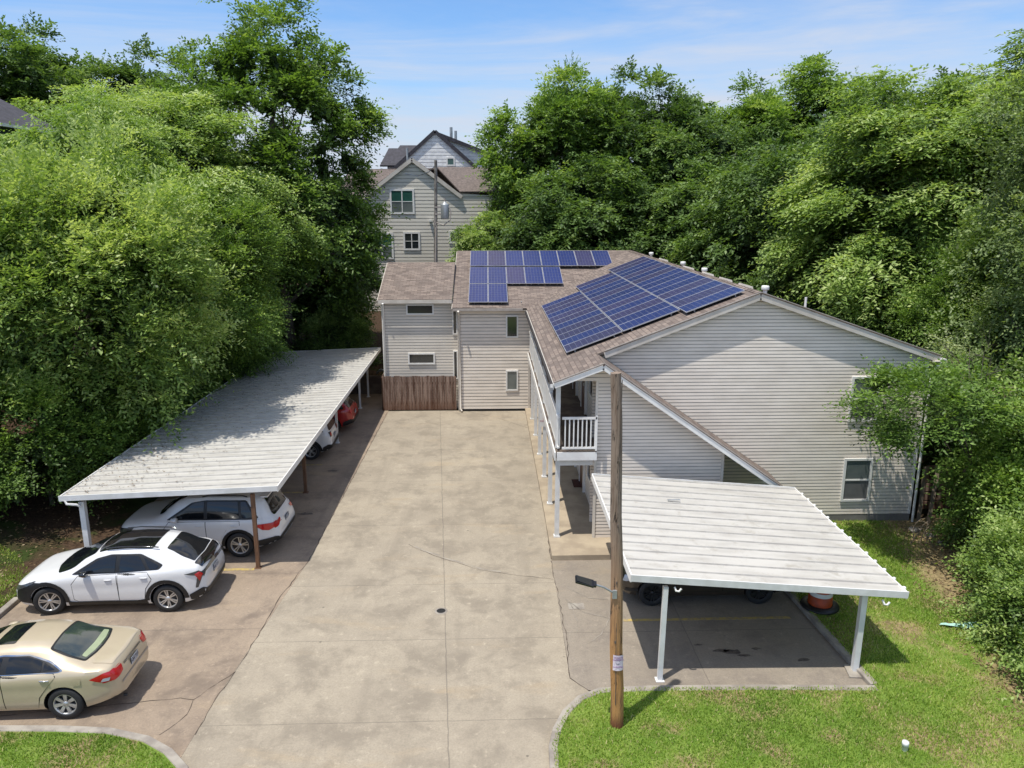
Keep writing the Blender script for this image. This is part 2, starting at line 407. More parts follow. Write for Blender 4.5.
# irregular cracks as thin strips a few mm above the concrete
def crackline(mb, pts, w, z=.004):
    for (a, b) in zip(pts[:-1], pts[1:]):
        n = max(2, int(math.dist(a, b)/.18)); prev = None
        for i in range(n+1):
            t = i/n; x = a[0]+(b[0]-a[0])*t; y = a[1]+(b[1]-a[1])*t
            d = Vector((b[0]-a[0], b[1]-a[1])).normalized(); q = random.uniform(-.025,.025) if 0 < i < n else 0
            ww = w*.55*random.uniform(.2,1.4)
            c = (x-d.y*q, y+d.x*q); cur = ((c[0]-d.y*ww, c[1]+d.x*ww, z), (c[0]+d.y*ww, c[1]-d.x*ww, z))
            if prev: mb.add([prev[0], prev[1], cur[1], cur[0]], [(0,1,2,3)])
            prev = cur
mb = MB()
crackline(mb, [(-4.9,35.5),(-5.02,27),(-5.12,19.97),(-5.4,17.74),(-5.44,15.91),(-5.51,14.68),(-5.61,13.73),(-5.62,12.69)], .018)
crackline(mb, [(-5.5,14.7),(-5.78,14.23),(-6.05,13.75),(-6.34,13.82),(-9.66,13.36)], .015)
crackline(mb, [(-6.05,13.75),(-6.0,13.3),(-6.3,12.7)], .012)
crackline(mb, [(1.72,19.7),(1.76,15.69),(1.68,14.24),(2.01,13.82)], .02)
crackline(mb, [(-2.4,20.9),(-2.04,20.51),(-1.3,19.9),(-.28,19.21),(.6,18.9),(1.7,18.6)], .016)
crackline(mb, [(2.1,35.5),(1.95,29),(1.80,23),(1.74,19.8)], .025)
crackline(mb, [(-1.0,35.7),(.4,34.5),(2.0,32.5)], .015)
struct('pavement_cracks', mb, 'soil')
mb = MB(); crackline(mb, [(-2.2,20.75),(-1.7,20.3),(-1.1,19.85),(-.25,19.28),(.3,19.1)], .035, .003); crackline(mb, [(1.9,17.6),(2.3,16.9),(2.9,16.6),(2.6,15.9),(2.2,15.5)], .016); crackline(mb, [(2.0,18.2),(2.5,17.6),(3.0,17.5)], .014); crackline(mb, [(2.0,17.4),(2.1,16.5),(2.0,15.9)], .014)
struct('patched_cracks', mb, 'kerb')
mb = MB(); r_ = random.Random(2)
for (cx, cy, rr_) in [(5.2,15.15,.14),(5.45,15.1,.17),(5.65,14.95,.10),(6.0,15.2,.09),(4.75,15.4,.08),(6.9,14.75,.12),(-8.9,29.2,.2),(-8.2,33.2,.22),(-5.9,27.4,.16),(-6.0,23.3,.2)]:
    n_ = 14; ring = [(cx+rr_*1.5*r_.uniform(.5,1.1)*math.cos(2*math.pi*i/n_), cy+rr_*.6*r_.uniform(.5,1.1)*math.sin(2*math.pi*i/n_), .0035) for i in range(n_)]
    mb.add(ring, [tuple(range(n_))])
struct('oil_stains', mb, M('oil_stain', (.075,.06,.05), .7, col2=(.14,.115,.095), sc=12))
mb = MB(); mb.poly([(1.95,17.05,.004),(2.35,17.05,.004),(2.35,17.35,.004),(1.95,17.35,.004)]); struct('concrete_patch', mb, 'kerb')

# ------------------------------------------------------------------ siding helper
def siding(mb, o, u, n, z0, z1, xr, pitch=.105, t=.017, mi=0):
    """lap siding on a vertical plane: o=(x,y) origin, u along, n outward; xr(z)->(a,b) or None"""
    P = lambda a, z, d: (o[0]+u[0]*a+n[0]*d, o[1]+u[1]*a+n[1]*d, z)
    z = z0
    flip = (u[0]*n[1]-u[1]*n[0]) > 0
    while z < z1-1e-4:
        zt = min(z+pitch, z1); r0, r1 = xr(z), xr(zt)
        if r0 and r1 and r0[1]-r0[0] > .02:
            if r1[1] < r1[0]: c = (r1[0]+r1[1])/2; r1 = (c, c)
            k = .003
            lr = lambda q, j: r0[j]+(r1[j]-r0[j])*q
            V = []
            for q, d in ((0,k),(0,t),(.74,t*.75),(.86,k),(1,k)):
                V += [P(lr(q,0), z+(zt-z)*q, d), P(lr(q,1), z+(zt-z)*q, d)]
            fs = [(0,1,3,2),(2,3,5,4),(4,5,7,6),(6,7,9,8)]
            if flip: fs = [tuple(reversed(f)) for f in fs]
            mb.add(V, fs[:2], mi); mb.add(V, fs[2:], mi+1)
        z = zt
    return mb
def const(a, b): return lambda z: (a, b)

# windows: parent, plane, frame with glass and optional mullions
def window(parent, o, u, n, a0, a1, z0, z1, kind='single', fw=.06, glass='glass', glass2=None):
    P = lambda a, z, d: Vector((o[0]+u[0]*a+n[0]*d, o[1]+u[1]*a+n[1]*d, z))
    f = MB()
    def bar(x0, zz0, x1, zz1, d=.055):
        c = [P(x, z, dd) for dd in (0, d) for x, z in ((x0,zz0),(x1,zz0),(x1,zz1),(x0,zz1))]
        f.add(c, [(0,3,2,1),(4,5,6,7),(0,1,5,4),(1,2,6,5),(2,3,7,6),(3,0,4,7)])
    bar(a0,z0,a1,z0+fw); bar(a0,z1-fw,a1,z1); bar(a0,z0+fw,a0+fw,z1-fw); bar(a1-fw,z0+fw,a1,z1-fw)
    mid = (z0+z1)/2
    if kind in ('hung', 'twin'): bar(a0+fw, mid-.025, a1-fw, mid+.025, .045)
    if kind == 'twin': m = (a0+a1)/2; bar(m-.035, z0+fw, m+.035, mid-.025, .05); bar(m-.035, mid+.025, m+.035, z1-fw, .05)
    if kind == 'cross': m = (a0+a1)/2; bar(m-.03, z0+fw, m+.03, z1-fw, .05); bar(a0+fw, mid-.02, m-.03, mid+.02, .045); bar(m+.03, mid-.02, a1-fw, mid+.02, .045)
    w = f.build('window', 'white', parent)
    g = MB(); zz = mid if glass2 else z0+fw
    g.add([P(a0+fw, zz, .024), P(a1-fw, zz, .024), P(a1-fw, z1-fw, .024), P(a0+fw, z1-fw, .024)], [(0,1,2,3)])
    g.build('pane', glass, w)
    if glass2:
        g = MB(); g.add([P(a0+fw, z0+fw, .024), P(a1-fw, z0+fw, .024), P(a1-fw, mid, .024), P(a0+fw, mid, .024)], [(0,1,2,3)])
        g.build('insect_screen' if glass2 == 'screen' else 'pane', glass2, w)
    return w
X_, Y_ = (1,0), (0,1)

# ------------------------------------------------------------------ apartment building
B = thing('apartment_building', 'two storey L shaped apartment building with pale vinyl siding and brown shingle roof', 'building', (7.9, 30, 0))
RX, RZ = 7.9, 7.32             # main ridge
EL, ZL = 1.79, 5.01            # left eave
ER, ZR = 13.46, 5.42           # right eave
mL = (RZ-ZL)/(RX-EL); mR = (RZ-ZR)/(ER-RX)
fz = lambda x: ZL+mL*(x-EL) if x < RX else RZ-mR*(x-RX)
# main end wall
mb = MB()
dz = .16
def xr_main(z):
    a = 3.1
    zl = z+dz
    if zl > fz(3.1): a = EL+(zl-ZL)/mL
    b = 13.2
    if zl > fz(13.2): b = RX+(RZ-zl)/mR
    return (a, b)
siding(mb, (0,22), X_, (0,-1), .32, RZ-dz-.01, xr_main)
mb.build('siding', ['siding','siding_d'], B)
mb = MB(); mb.poly([(3.1,22.02,.1),(13.2,22.02,.1),(13.2,22.02,fz(13.2)-.1),(7.9,22.02,RZ-.1),(3.1,22.02,fz(3.1)-.1)])
mb.poly([(13.2,22.02,.0),(13.2,49.2,.0),(13.2,49.2,5.4),(13.2,22.02,5.4)])
mb.poly([(13.2,49.2,.1),(-1.45,49.2,.1),(-1.45,49.2,5.1),(13.2,49.2,5.3)])
mb.build('wall', 'siding', B)
mb = MB(); siding(mb, (13.2,22.02), Y_, (1,0), .2, 5.4, const(0,27)); mb.build('siding', ['siding','siding_d'], B)
mb = MB(); mb.box(3.4,21.992,-.1,12.6,22.018,.30); mb.box(12.601,21.97,-.1,13.23,22.5,.31); mb.build('foundation', 'found', B)
mb = MB(); mb.box(13.17,21.96,.32,13.235,22.05,5.25); mb.build('corner_trim', 'white', B)
window(B, (0,21.985), X_, (0,-1), 10.96, 11.86, .76, 2.17, 'hung', .07, 'glassg', 'screen')
window(B, (0,21.985), X_, (0,-1), 10.93, 11.83, 3.36, 4.76, 'hung', .07, 'glassg', 'screen')
# corridor wall (x = 3.3) on both floors, with doors and windows
mb = MB(); siding(mb, (3.3,22), Y_, (-1,0), .16, 5.3, const(-1.1,13.75)); mb.build('siding', ['siding_g','siding_g_d'], B)
for z in (.15, 2.93):
    for y in (24.6, 27.2, 30.8, 33.4):
        d = MB(); d.box(3.225,y,z,3.285,y+.95,z+2.05); dd = d.build('door', 'door', B)
        h = MB(); h.box(3.15,y+.08,z+.95,3.224,y+.14,z+1.05); h.build('handle', 'chrome', dd)
        f = MB(); f.box(3.2,y-.09,z,3.283,y-.002,z+2.14); f.box(3.2,y+.952,z,3.283,y+1.04,z+2.14); f.box(3.2,y-.002,z+2.052,3.283,y+.952,z+2.14); f.build('door_frame', 'white', B)
    for y in (22.9, 28.9, 32.0): window(B, (3.28,0), Y_, (-1,0), y, y+.9, z+.9, z+2.05, 'hung', .07, 'glass')
# stair enclosure in front: wall y=20.9, sloping roof from (3.17,5.55) to (8.6,1.75)
sl = (5.55-1.80)/(8.55-3.17)
sz = lambda x: 5.55-sl*(x-3.17)
mb = MB()
def xr_st(z):
    b = min(6.79, 3.17+(5.55-.17-z)/sl)
    return (3.09, b) if b > 3.12 else None
siding(mb, (0,20.9), X_, (0,-1), .15, 5.36, xr_st)
mb.build('stair_siding', ['siding','siding_d'], B)
mb = MB(); mb.poly([(3.09,20.93,.1),(6.79,20.93,.1),(6.79,20.93,sz(6.79)-.14),(3.17,20.93,5.4),(3.09,20.93,5.4)])
mb.poly([(6.79,20.93,.1),(6.79,22,.1),(6.79,22,sz(6.79)-.14),(6.79,20.93,sz(6.79)-.14)])
mb.build('stair_wall', 'siding', B)
mb = MB(); mb.box(3.04,20.86,.15,3.115,20.93,5.1); mb.box(6.77,20.86,.0,6.85,20.94,sz(6.8)-.2); mb.build('corner_trim', 'siding_g', B)
# tiny gable over the walkway end
mb = MB(); siding(mb, (0,20.85), X_, (0,-1), 4.95, 5.38, lambda z: (max(2.0, EL+(z+.14-ZL)/mL), 3.6 if z < 5.1 else max(3.17, 3.17+(5.55-.17-z)/sl)), .11)
mb.build('gable_siding', ['siding','siding_d'], B)
# roofs (thick slabs)
def slab(mb, pts, t=.06): mb.poly(pts, 0, t)
IC = (EL, 35.28)               # inner corner of the eaves
WZ, WY, RY = 5.10, 35.50, 42.5 # wing eave height / y and ridge y
ridge_b = (RX, RY, RZ)
mb = MB()
slab(mb, [(EL,20.4,ZL),(3.17,20.4,5.53),(3.17,21.78,5.53),(RX,21.78,RZ),ridge_b,(EL,WY,WZ-.04)])
slab(mb, [(RX,21.78,RZ),(ER,21.78,ZR),(ER,49.6,ZR-.1),ridge_b])
slab(mb, [(-1.69,WY,WZ),(EL,WY,WZ-.04),ridge_b,(-1.69,RY,RZ-.01)])
slab(mb, [(-1.69,RY,RZ-.01),ridge_b,(ER,49.6,ZR-.1),(-1.69,49.6,5.12)])
mb.build('roof', 'shingle', B)
mb = MB(); slab(mb, [(3.172,20.4,5.55),(8.6,20.4,sz(8.6)),(8.6,21.97,sz(8.6)),(3.172,21.97,5.55)]); mb.build('stair_roof', 'shingle', B)
mb = MB()
for k in range(70):   # ridge caps
    y = 21.80+k*.295; mb.poly([(RX-.14,y,RZ-.03),(RX,y,RZ+.028),(RX,y+.29,RZ+.018),(RX-.14,y+.29,RZ-.04)]); mb.poly([(RX,y,RZ+.028),(RX+.14,y,RZ-.03),(RX+.14,y+.29,RZ-.04),(RX,y+.29,RZ+.018)])
mb.build('ridge_cap', 'shingle', B)
# rake and eave boards
def rake(mb, a, b, w=.035, h=.17): mb.beam(a, b, w, h)
for (a, b) in [((3.40,21.78,fz(3.40)-.13),(RX,21.78,RZ-.13)), ((RX,21.78,RZ-.13),(ER,21.78,ZR-.13)), ((-1.70,WY,WZ-.13),(-1.70,RY,RZ-.13)), ((-1.70,RY,RZ-.13),(-1.70,49.6,5.0))]:
    mb = MB(); rake(mb, a, b); mb.build('rake_board', 'fascia', B)
mb = MB(); rake(mb, (EL+.02,20.39,ZL-.10), (3.17,20.39,5.42), .035, .14); rake(mb, (3.17,20.39,5.43), (8.6,20.39,sz(8.6)-.12), .035, .14)
mb.build('rake_board', 'white', B)
mb = MB()
for (a, b) in [((EL,20.36,ZL+.012),(3.17,20.36,5.545)), ((3.17,20.36,5.56),(8.62,20.36,sz(8.62)+.01)), ((3.4,21.75,fz(3.4)+.012),(RX,21.75,RZ+.012)), ((RX,21.75,RZ+.012),(ER,21.75,ZR+.012))]: mb.beam(a, b, .03, .022)
mb.build('drip_edge', 'gutter', B)
mb = MB(); mb.box(1.715,20.42,4.86,1.78,35.3,4.965); mb.build('gutter', 'darkedge', B)
mb = MB(); mb.box(1.781,20.42,4.80,1.80,35.3,4.96); mb.build('fascia_board', 'white', B)
mb = MB(); mb.box(-1.66,35.38,4.94,1.62,35.49,5.05); mb.build('gutter', 'gutter', B)
mb = MB(); mb.box(13.42,21.65,5.22,13.56,49.5,5.34); mb.build('gutter', 'white', B)
mb = MB(); mb.box(13.2,21.7,5.25,13.44,49.5,5.27); mb.box(1.8,20.9,4.93,3.28,35.7,4.95); mb.box(-1.45,35.5,4.94,1.8,35.74,4.96)
mb.build('soffit', 'siding_g', B)
mb = MB(); mb.box(1.70,20.40,4.86,1.78,20.418,4.96); mb.build('gutter_end', 'white', B); mb = MB(); mb.tube([(13.48,21.75,5.2),(13.35,21.8,5.05),(13.28,21.85,4.9),(13.27,21.85,.1)], .04, 8)
mb.build('downspout', 'white', B)
mb = MB(); mb.tube([(-1.40,35.3,4.95),(-1.38,35.55,4.75),(-1.38,35.66,4.6),(-1.38,35.66,.18),(-1.3,35.5,.06)], .05, 8); mb.build('downspout', 'fascia', B)
# upper walkway deck, fascia, railing, posts
mb = MB(); mb.box(1.93,20.62,2.66,3.08,20.655,2.9); mb.box(1.86,20.62,2.66,1.90,35.7,2.9); mb.build('deck_fascia', 'white', B)
mb = MB(); mb.box(1.905,20.66,2.72,3.07,20.95,2.91); mb.box(1.905,20.951,2.72,3.28,35.7,2.909); mb.build('deck', 'wallblock', B)
posts_y = [21.0, 23.55, 26.1, 28.65, 31.2, 33.75]
for y in posts_y:
    mb = MB(); mb.box(1.93,y-.065,.15,2.06,y+.065,2.655); mb.box(1.915,y-.08,2.93,2.045,y+.05,4.86)
    mb.box(1.90,y-.095,.151,2.09,y+.095,.19); mb.box(1.92,y-.075,2.55,2.07,y+.075,2.652); mb.build('post', 'post', B)
mb = MB()
mb.box(1.93,20.68,3.90,2.0,35.6,3.96); mb.box(1.945,20.68,3.0,1.985,35.6,3.05)
y = 20.8
while y < 35.5: mb.box(1.95,y,3.051,1.98,y+.04,3.899); y += .10
mb.build('railing', 'white', B)
mb = MB(); mb.box(2.07,20.60,3.88,3.06,20.65,3.95); mb.box(2.07,20.605,3.0,3.06,20.645,3.06)
for i in range(8): x = 2.14+i*.122; mb.box(x,20.612,3.061,x+.035,20.638,3.879)
mb.box(3.02,20.60,2.95,3.075,20.66,3.98); mb.build('railing', 'white', B)
mb = MB(); mb.box(2.05,20.93,2.40,3.1,21.0,2.65); mb.build('beam', 'white', B)
# wing (left leg of the L)
mb = MB(); siding(mb, (0,35.75), X_, (0,-1), .12, 5.0, const(-1.45,3.3), .16, .018); mb.build('siding', ['siding','siding_d'], B)
mb = MB(); mb.poly([(-1.45,35.77,.0),(3.3,35.77,.0),(3.3,35.77,5.0),(-1.45,35.77,5.0)]); mb.poly([(-1.44,49.2,0),(-1.44,35.77,0),(-1.44,35.77,5.0),(-1.44,42.5,7.2),(-1.44,49.2,5.0)]); mb.build('wall', 'siding', B)
mb = MB(); mb.box(-1.47,35.72,.08,-1.40,35.79,5.0); mb.box(1.9,35.70,.08,2.0,35.77,2.6); mb.build('corner_trim', 'fascia', B)
mb = MB(); mb.box(-1.4,35.735,-.02,2.1,35.76,.12); mb.build('foundation', 'dark', B)
window(B, (0,35.735), X_, (0,-1), .83, 1.42, 3.62, 4.70, 'single', .07, 'glass')
window(B, (0,35.735), X_, (0,-1), .83, 1.42, 1.02, 2.04, 'single', .07, 'glassg')
# lower left wing
mb = MB(); siding(mb, (0,36.3), X_, (0,-1), .1, 5.32, const(-5.05,-1.45), .14, .016); mb.build('siding', ['siding_g','siding_g_d'], B)
mb = MB(); mb.poly([(-5.05,36.32,0),(-1.46,36.32,0),(-1.46,36.32,5.3),(-5.05,36.32,5.3)]); mb.poly([(-5.04,44,0),(-5.04,36.32,0),(-5.04,36.32,5.2),(-5.04,40.2,6.7),(-5.04,44,5.2)]); mb.build('wall', 'siding_g', B)
mb = MB(); slab(mb, [(-5.22,36.02,5.42),(-1.71,36.02,5.42),(-1.71,40.2,6.86),(-5.22,40.2,6.86)]); slab(mb, [(-5.22,40.2,6.86),(-1.71,40.2,6.86),(-1.71,44.5,5.4),(-5.22,44.5,5.4)]); mb.build('roof', 'shingle', B)
mb = MB(); mb.box(-5.20,35.96,5.24,-1.72,36.01,5.40); mb.beam((-5.24,36.02,5.30),(-5.24,40.2,6.76),.03,.16); mb.build('fascia_board', 'fascia', B)
mb = MB(); mb.box(-5.09,36.25,.05,-5.0,36.32,5.25); mb.tube([(-4.98,35.95,5.25),(-5.0,36.2,5.05),(-5.0,36.2,.5)], .045, 8); mb.build('downspout', 'white', B)
window(B, (0,36.285), X_, (0,-1), -3.92, -2.6, 4.66, 5.17, 'single', .07, 'glass')
window(B, (0,36.285), X_, (0,-1), -3.9, -2.6, 2.24, 2.80, 'single', .07, 'glass')
window(B, (0,36.285), X_, (0,-1), -1.72, -1.49, 3.7, 4.9, 'single', .05, 'glass')
window(B, (0,36.285), X_, (0,-1), -1.72, -1.49, 1.5, 2.9, 'single', .05, 'glass')
# roof vents along the ridge
for y, k in [(22.7,'r'),(29.3,'r'),(32.6,'r'),(39.1,'r'),(24.2,'b'),(26.3,'b'),(28.5,'b'),(31.3,'b'),(35.9,'b')]:
    mb = MB(); x = 8.35 if k == 'r' else 8.25; z = fz(x)-.10
    if k == 'r':
        mb.tube([(x,y,z-.02),(x,y,z+.28)], .06, 14); mb.lathe([(.0,.36),(.10,.35),(.115,.33),(.115,.24),(.10,.22),(.0,.22)], (x,y,z), 18); mb.lathe([(.16,.0),(.10,.05)], (x,y,z+.02), 14)
        mb.build('roof_vent', 'white', B)
    else:
        mb.add([(x-.22,y-.22,z+.09),(x+.22,y-.22,z-.06),(x+.22,y+.22,z-.06),(x-.22,y+.22,z+.09),(x-.16,y-.17,z+.24),(x+.18,y-.17,z+.15),(x+.18,y+.17,z+.15),(x-.16,y+.17,z+.24)], [(4,5,6,7),(0,1,5,4),(1,2,6,5),(2,3,7,6),(3,0,4,7)])
        mb.build('roof_vent', 'fascia', B)
mb = MB(); mb.tube([(10.0,23.6,fz(10)-.05),(10.0,23.6,fz(10)+.35)], .04, 8); mb.build('vent_pipe', 'white', B)
# small red and white notice on a walkway post
def text_mesh(name, txt, size, mat, parent, loc, rot=(math.pi/2,0,0), local=False):
    cu = bpy.data.curves.new(name, 'FONT'); cu.body = txt; cu.size = size; cu.align_x = 'CENTER'; cu.align_y = 'CENTER'; cu.extrude = .001
    t = bpy.data.objects.new(name, cu); COL.objects.link(t)
    dg = bpy.context.evaluated_depsgraph_get(); me = bpy.data.meshes.new_from_object(t.evaluated_get(dg))
    bpy.data.objects.remove(t)
    me.materials.clear(); me.materials.append(MT[mat]); me.name = name
    o = bpy.data.objects.new(name, me); COL.objects.link(o); o.parent = parent
    off = ORG.get(parent.name, Vector((0,0,0))) if not local else Vector((0,0,0))
    o.location = Vector(loc)-off; o.rotation_euler = rot
    return o
s = thing('notice_sign', 'small white notice with red lettering fixed to a white walkway post', 'sign', (1.99,26.02,2.3))
mb = MB(); mb.box(1.82,26.005,2.08,2.14,26.02,2.56); mb.build('board', 'white', s)
text_mesh('lettering', 'NO\nPARKING', .075, 'signred', s, (1.98,26.0,2.32))

# ------------------------------------------------------------------ solar panels
def make_panel(mat):
    """local: x up the slope (W), y along the eave (D)"""
    return None
ordn = ['first','second','third','fourth','fifth','sixth','seventh','eighth','ninth','tenth','eleventh','twelfth','thirteenth','fourteenth','fifteenth']
def panel_mesh(W, D, nu, nv):
    f = MB(); t = .035; b = .016
    f.box(0,0,0,W,b,t); f.box(0,D-b,0,W,D,t); f.box(0,b,0,b,D-b,t); f.box(W-b,b,0,W,D-b,t)
    g = MB(); g.add([(b,b,t-.004),(W-b,b,t-.004),(W-b,D-b,t-.004),(b,D-b,t-.004)], [(0,1,2,3)], 0, [[(0,0),(nu,0),(nu,nv),(0,nv)]])
    g.add([(b,b,.004),(W-b,b,.004),(W-b,D-b,.004),(b,D-b,.004)], [(3,2,1,0)])
    return f, g
def place_panels(specs, W, D, nu, nv, frame_of, group):
    f, g = panel_mesh(W, D, nu, nv)
    fo = go = go2 = None
    for (a, c, label, dark) in specs:
        e = thing('solar_panel', label, 'solar panel', (0,0,0), group)
        e.matrix_world = frame_of(a, c)
        if fo is None:
            fo = f.build('frame', 'alu', e, local=True); go = g.build('cells', 'cellb', e, local=True)
            gd = go.data.copy(); gd.materials[0] = MT['celld']
            if dark: go.data, gd2 = gd, go.data
            mb_blue = gd2 if dark else go.data; mb_dark = gd
        else:
            for src, dat in ((fo, fo.data), (go, mb_dark if dark else mb_blue)):
                o = src.copy(); o.data = dat; COL.objects.link(o); o.parent = e
        lg = MB()
        for q in (.15, .85): lg.box(W*q-.02, .1, -.085, W*q+.02, .14, 0)
        if not hasattr(place_panels, 'lg'): place_panels.lg = lg.build('mount', 'galv', e, local=True)
        else:
            o = place_panels.lg.copy(); COL.objects.link(o); o.parent = e
ang = math.atan(mL)
def fr_main(x, y):
    z = ZL+mL*(x-EL)+.10
    return Matrix.Translation((x,y,z)) @ Matrix.Rotation(-ang, 4, 'Y')
W = 1.72/math.cos(ang); D = .985
specs = []
cols = [(2.40, 22.95, 11, 'lowest'), (4.14, 22.95, 13, 'middle'), (5.88, 22.3, 15, 'uppermost')]
rnd = random.Random(3)
for (x, y0, n, nm) in cols:
    for i in range(n):
        specs.append((x, y0+i*1.0, f'{ordn[i]} solar panel from the gable end in the {nm} column of the main roof', rnd.random() < (.62 if i > 1 else .3)))
place_panels(specs, W, D, 10, 6, fr_main, 'solar panels on the main roof slope')
angw = math.atan((RZ-WZ)/(RY-WY))
def fr_wing(x, y):
    z = WZ+(RZ-WZ)/(RY-WY)*(y-WY)+(.13 if y < 39 else .17)
    return Matrix.Translation((x,y,z)) @ Matrix.Rotation(angw, 4, 'X')
specs = []
for (y, n, nm) in [(35.72,2,'lowest'),(37.80,5,'middle'),(39.90,8,'top')]:
    for i in range(n): specs.append((-.93+i*.937, y, f'{ordn[i]} solar panel from the left in the {nm} row on the wing roof', (i*3+n) % 5 == 1))
place_panels(specs, .92, 2.03/math.cos(angw), 6, 10, fr_wing, 'solar panels on the wing roof')

# ------------------------------------------------------------------ fence and retaining wall
F = thing('wooden_fence', 'weathered brown wooden board fence closing the end of the driveway', 'fence', (-3.3,36.15,0))
mb = MB(); x = -5.15; r = random.Random(5)
while x < -1.62:
    w = .135; h = 1.70+r.uniform(-.03,.03); o = r.uniform(0,.012)
    mb.box(x,36.0-o,.02,x+w,36.022-o,h); x += w+.008
mb.build('boards', None or 'fencew', F) if 'fencew' in MT else None
def mat_fence():
    m, nt, b = newmat('fence_boards'); b.inputs['Roughness'].default_value = .9
    v = worldpos(nt, (7.0, 1, .35))
    c = mix(nt, ramp(nt, noise(nt, v, 1.3, 5, .8), .38, .62), (.30,.21,.165), (.075,.035,.022))
    v2 = worldpos(nt)
    sp = N(nt, 'ShaderNodeSeparateXYZ'); nt.links.new(v2, sp.inputs[0])
    c = mix(nt, mth(nt, 'MULTIPLY', ramp(nt, sp.outputs[2], .8, 0), .55), c, (.13,.055,.025))
    nt.links.new(c, b.inputs['Base Color']); bump(nt, b, noise(nt, v, 4, 4), .5, .02)
    return m
MT['fencew'] = mat_fence()
mb.build('boards', 'fencew', F)
mb = MB(); mb.box(-5.15,36.023,.3,-1.62,36.06,.39); mb.box(-5.15,36.023,1.3,-1.62,36.06,1.39)
mb.build('rail', 'wood', F)
mb = MB(); mb.box(-5.2,36.06,0,-5.1,36.16,1.65); mb.box(-1.7,36.06,0,-1.6,36.16,1.65); mb.build('post', 'wood', F)
mb = MB(); x = 36.06
while x < 39.3: mb.box(-5.19,x,.02,-5.165,x+.135,1.68+random.uniform(-.02,.02)); x += .143
mb.build('side_boards', 'fencew', F)
Wl = thing('retaining_wall', 'low brown timber retaining wall behind the parking bays', 'wall', (-8.6,39.5,0))
mb = MB()
for i in range(5):
    for j in range(4): mb.box(-12+j*1.68,39.40+.01*(i % 2),-.03+i*.2,-12+(j+1)*1.68-.015,39.6,-.03+(i+1)*.2-.012)
mb.build('timbers', 'wallblock', Wl)
tag(MB().tube([(-5.95,39.8,1.05),(-5.75,39.5,1.25),(-5.4,39.3,1.3),(-5.1,39.2,1.15),(-5.0,39.2,.8)], .07, 10).build('drain_pipe', 'galv'), 'curved grey pipe above the retaining wall at the fence corner', 'pipe')

# ------------------------------------------------------------------ carports
def mat_whiteroof(name, c1, c2, dirt):
    m, nt, b = newmat(name); b.inputs['Roughness'].default_value = .45
    v = worldpos(nt, (.6, 2.0, 1))
    c = mix(nt, ramp(nt, noise(nt, v, 1.3, 6, .6), .4, .7), c1, c2)
    c = mix(nt, mth(nt, 'MULTIPLY', ramp(nt, noise(nt, worldpos(nt), 2.2, 9, .75, .3), .52, .70), .5), c, dirt)
    nt.links.new(c, b.inputs['Base Color']); return m
MT['croof'] = mat_whiteroof('carport_roof_white', (.53,.51,.47), (.43,.41,.375), (.27,.24,.19))
MT['crib'] = M('roof_rib_side', (.36,.34,.31), .6, col2=(.45,.43,.39), sc=4)  # darker colour for one side face of each rib
def carport(label, x0, x1, zx0, zx1, y0, y1, pitch, posts):
    T = thing('carport', label, 'carport', ((x0+x1)/2, (y0+y1)/2, 0), 'metal roofed carports')
    n = Vector((-(zx1-zx0), 0, x1-x0)).normalized()
    def P(x, y, h): z = zx0+(zx1-zx0)*(x-x0)/(x1-x0); return (x+n.x*h, y, z+n.z*h)
    mb = MB(); prof = []; y = y0+.03; k = int(round((y1-y0-.06)/pitch)); p = (y1-y0-.06)/k
    for i in range(k):
        yy = y+i*p; prof += [(yy,.0),(yy+p-.085,.0),(yy+p-.072,.032),(yy+p-.03,.032),(yy+p-.012,.0)]
    prof.append((y1-.03,0))
    vs = [P(x, a, h) for x in (x0+.03, x1-.03) for a, h in prof]; q = len(prof)
    for i in range(q-1): mb.add([vs[i], vs[q+i], vs[q+i+1], vs[i+1]], [(0,1,2,3)], 1 if i % 5 == 1 else 0)
    mb.add([P(x,a,-.01) for x in (x0+.03,x1-.03) for a in (y0+.03,y1-.03)], [(0,1,3,2)])
    mb.build('roof', ['croof','crib'], T)
    for yy in (y0, y1-.03):
        mb = MB(); a = [P(x0,yy,-.10),P(x1,yy,-.10),P(x1,yy,.045),P(x0,yy,.045)]; b = [(v[0],v[1]+.03,v[2]) for v in a]
        mb.add(a+b, [(0,1,2,3),(7,6,5,4),(0,4,5,1),(3,2,6,7),(0,3,7,4),(1,5,6,2)])
        mb.build('end_fascia', 'post', T)
    for xx in (x0, x1-.03):
        mb = MB(); a = [P(xx,y0+.031,-.13),P(xx+.03,y0+.031,-.13),P(xx+.03,y0+.031,.03),P(xx,y0+.031,.03)]; b = [(v[0],y1-.031,v[2]) for v in a]
        mb.add(a+b, [(3,2,1,0),(4,5,6,7),(0,1,5,4),(1,2,6,5),(2,3,7,6),(3,0,4,7)])
        mb.build('gutter', 'white', T)
    for xx in sorted(set(round(pp[0],1) for pp in posts)):
        mb = MB(); z = P(xx,0,-.06)[2]; mb.box(xx-.04,y0+.15,z-.08,xx+.04,y1-.15,z); mb.build('beam', 'post', T)
    for (px, py, m, w, lean) in posts:
        z = P(px,0,-.2)[2]; mb = MB()
        mb.beam((px-lean,py,0), (px,py,z), w, w, up=(0,1,0)); mb.box(px-lean-.09,py-.09,-.01,px-lean+.09,py+.09,.012); mb.build('post', m, T)
    return T, P
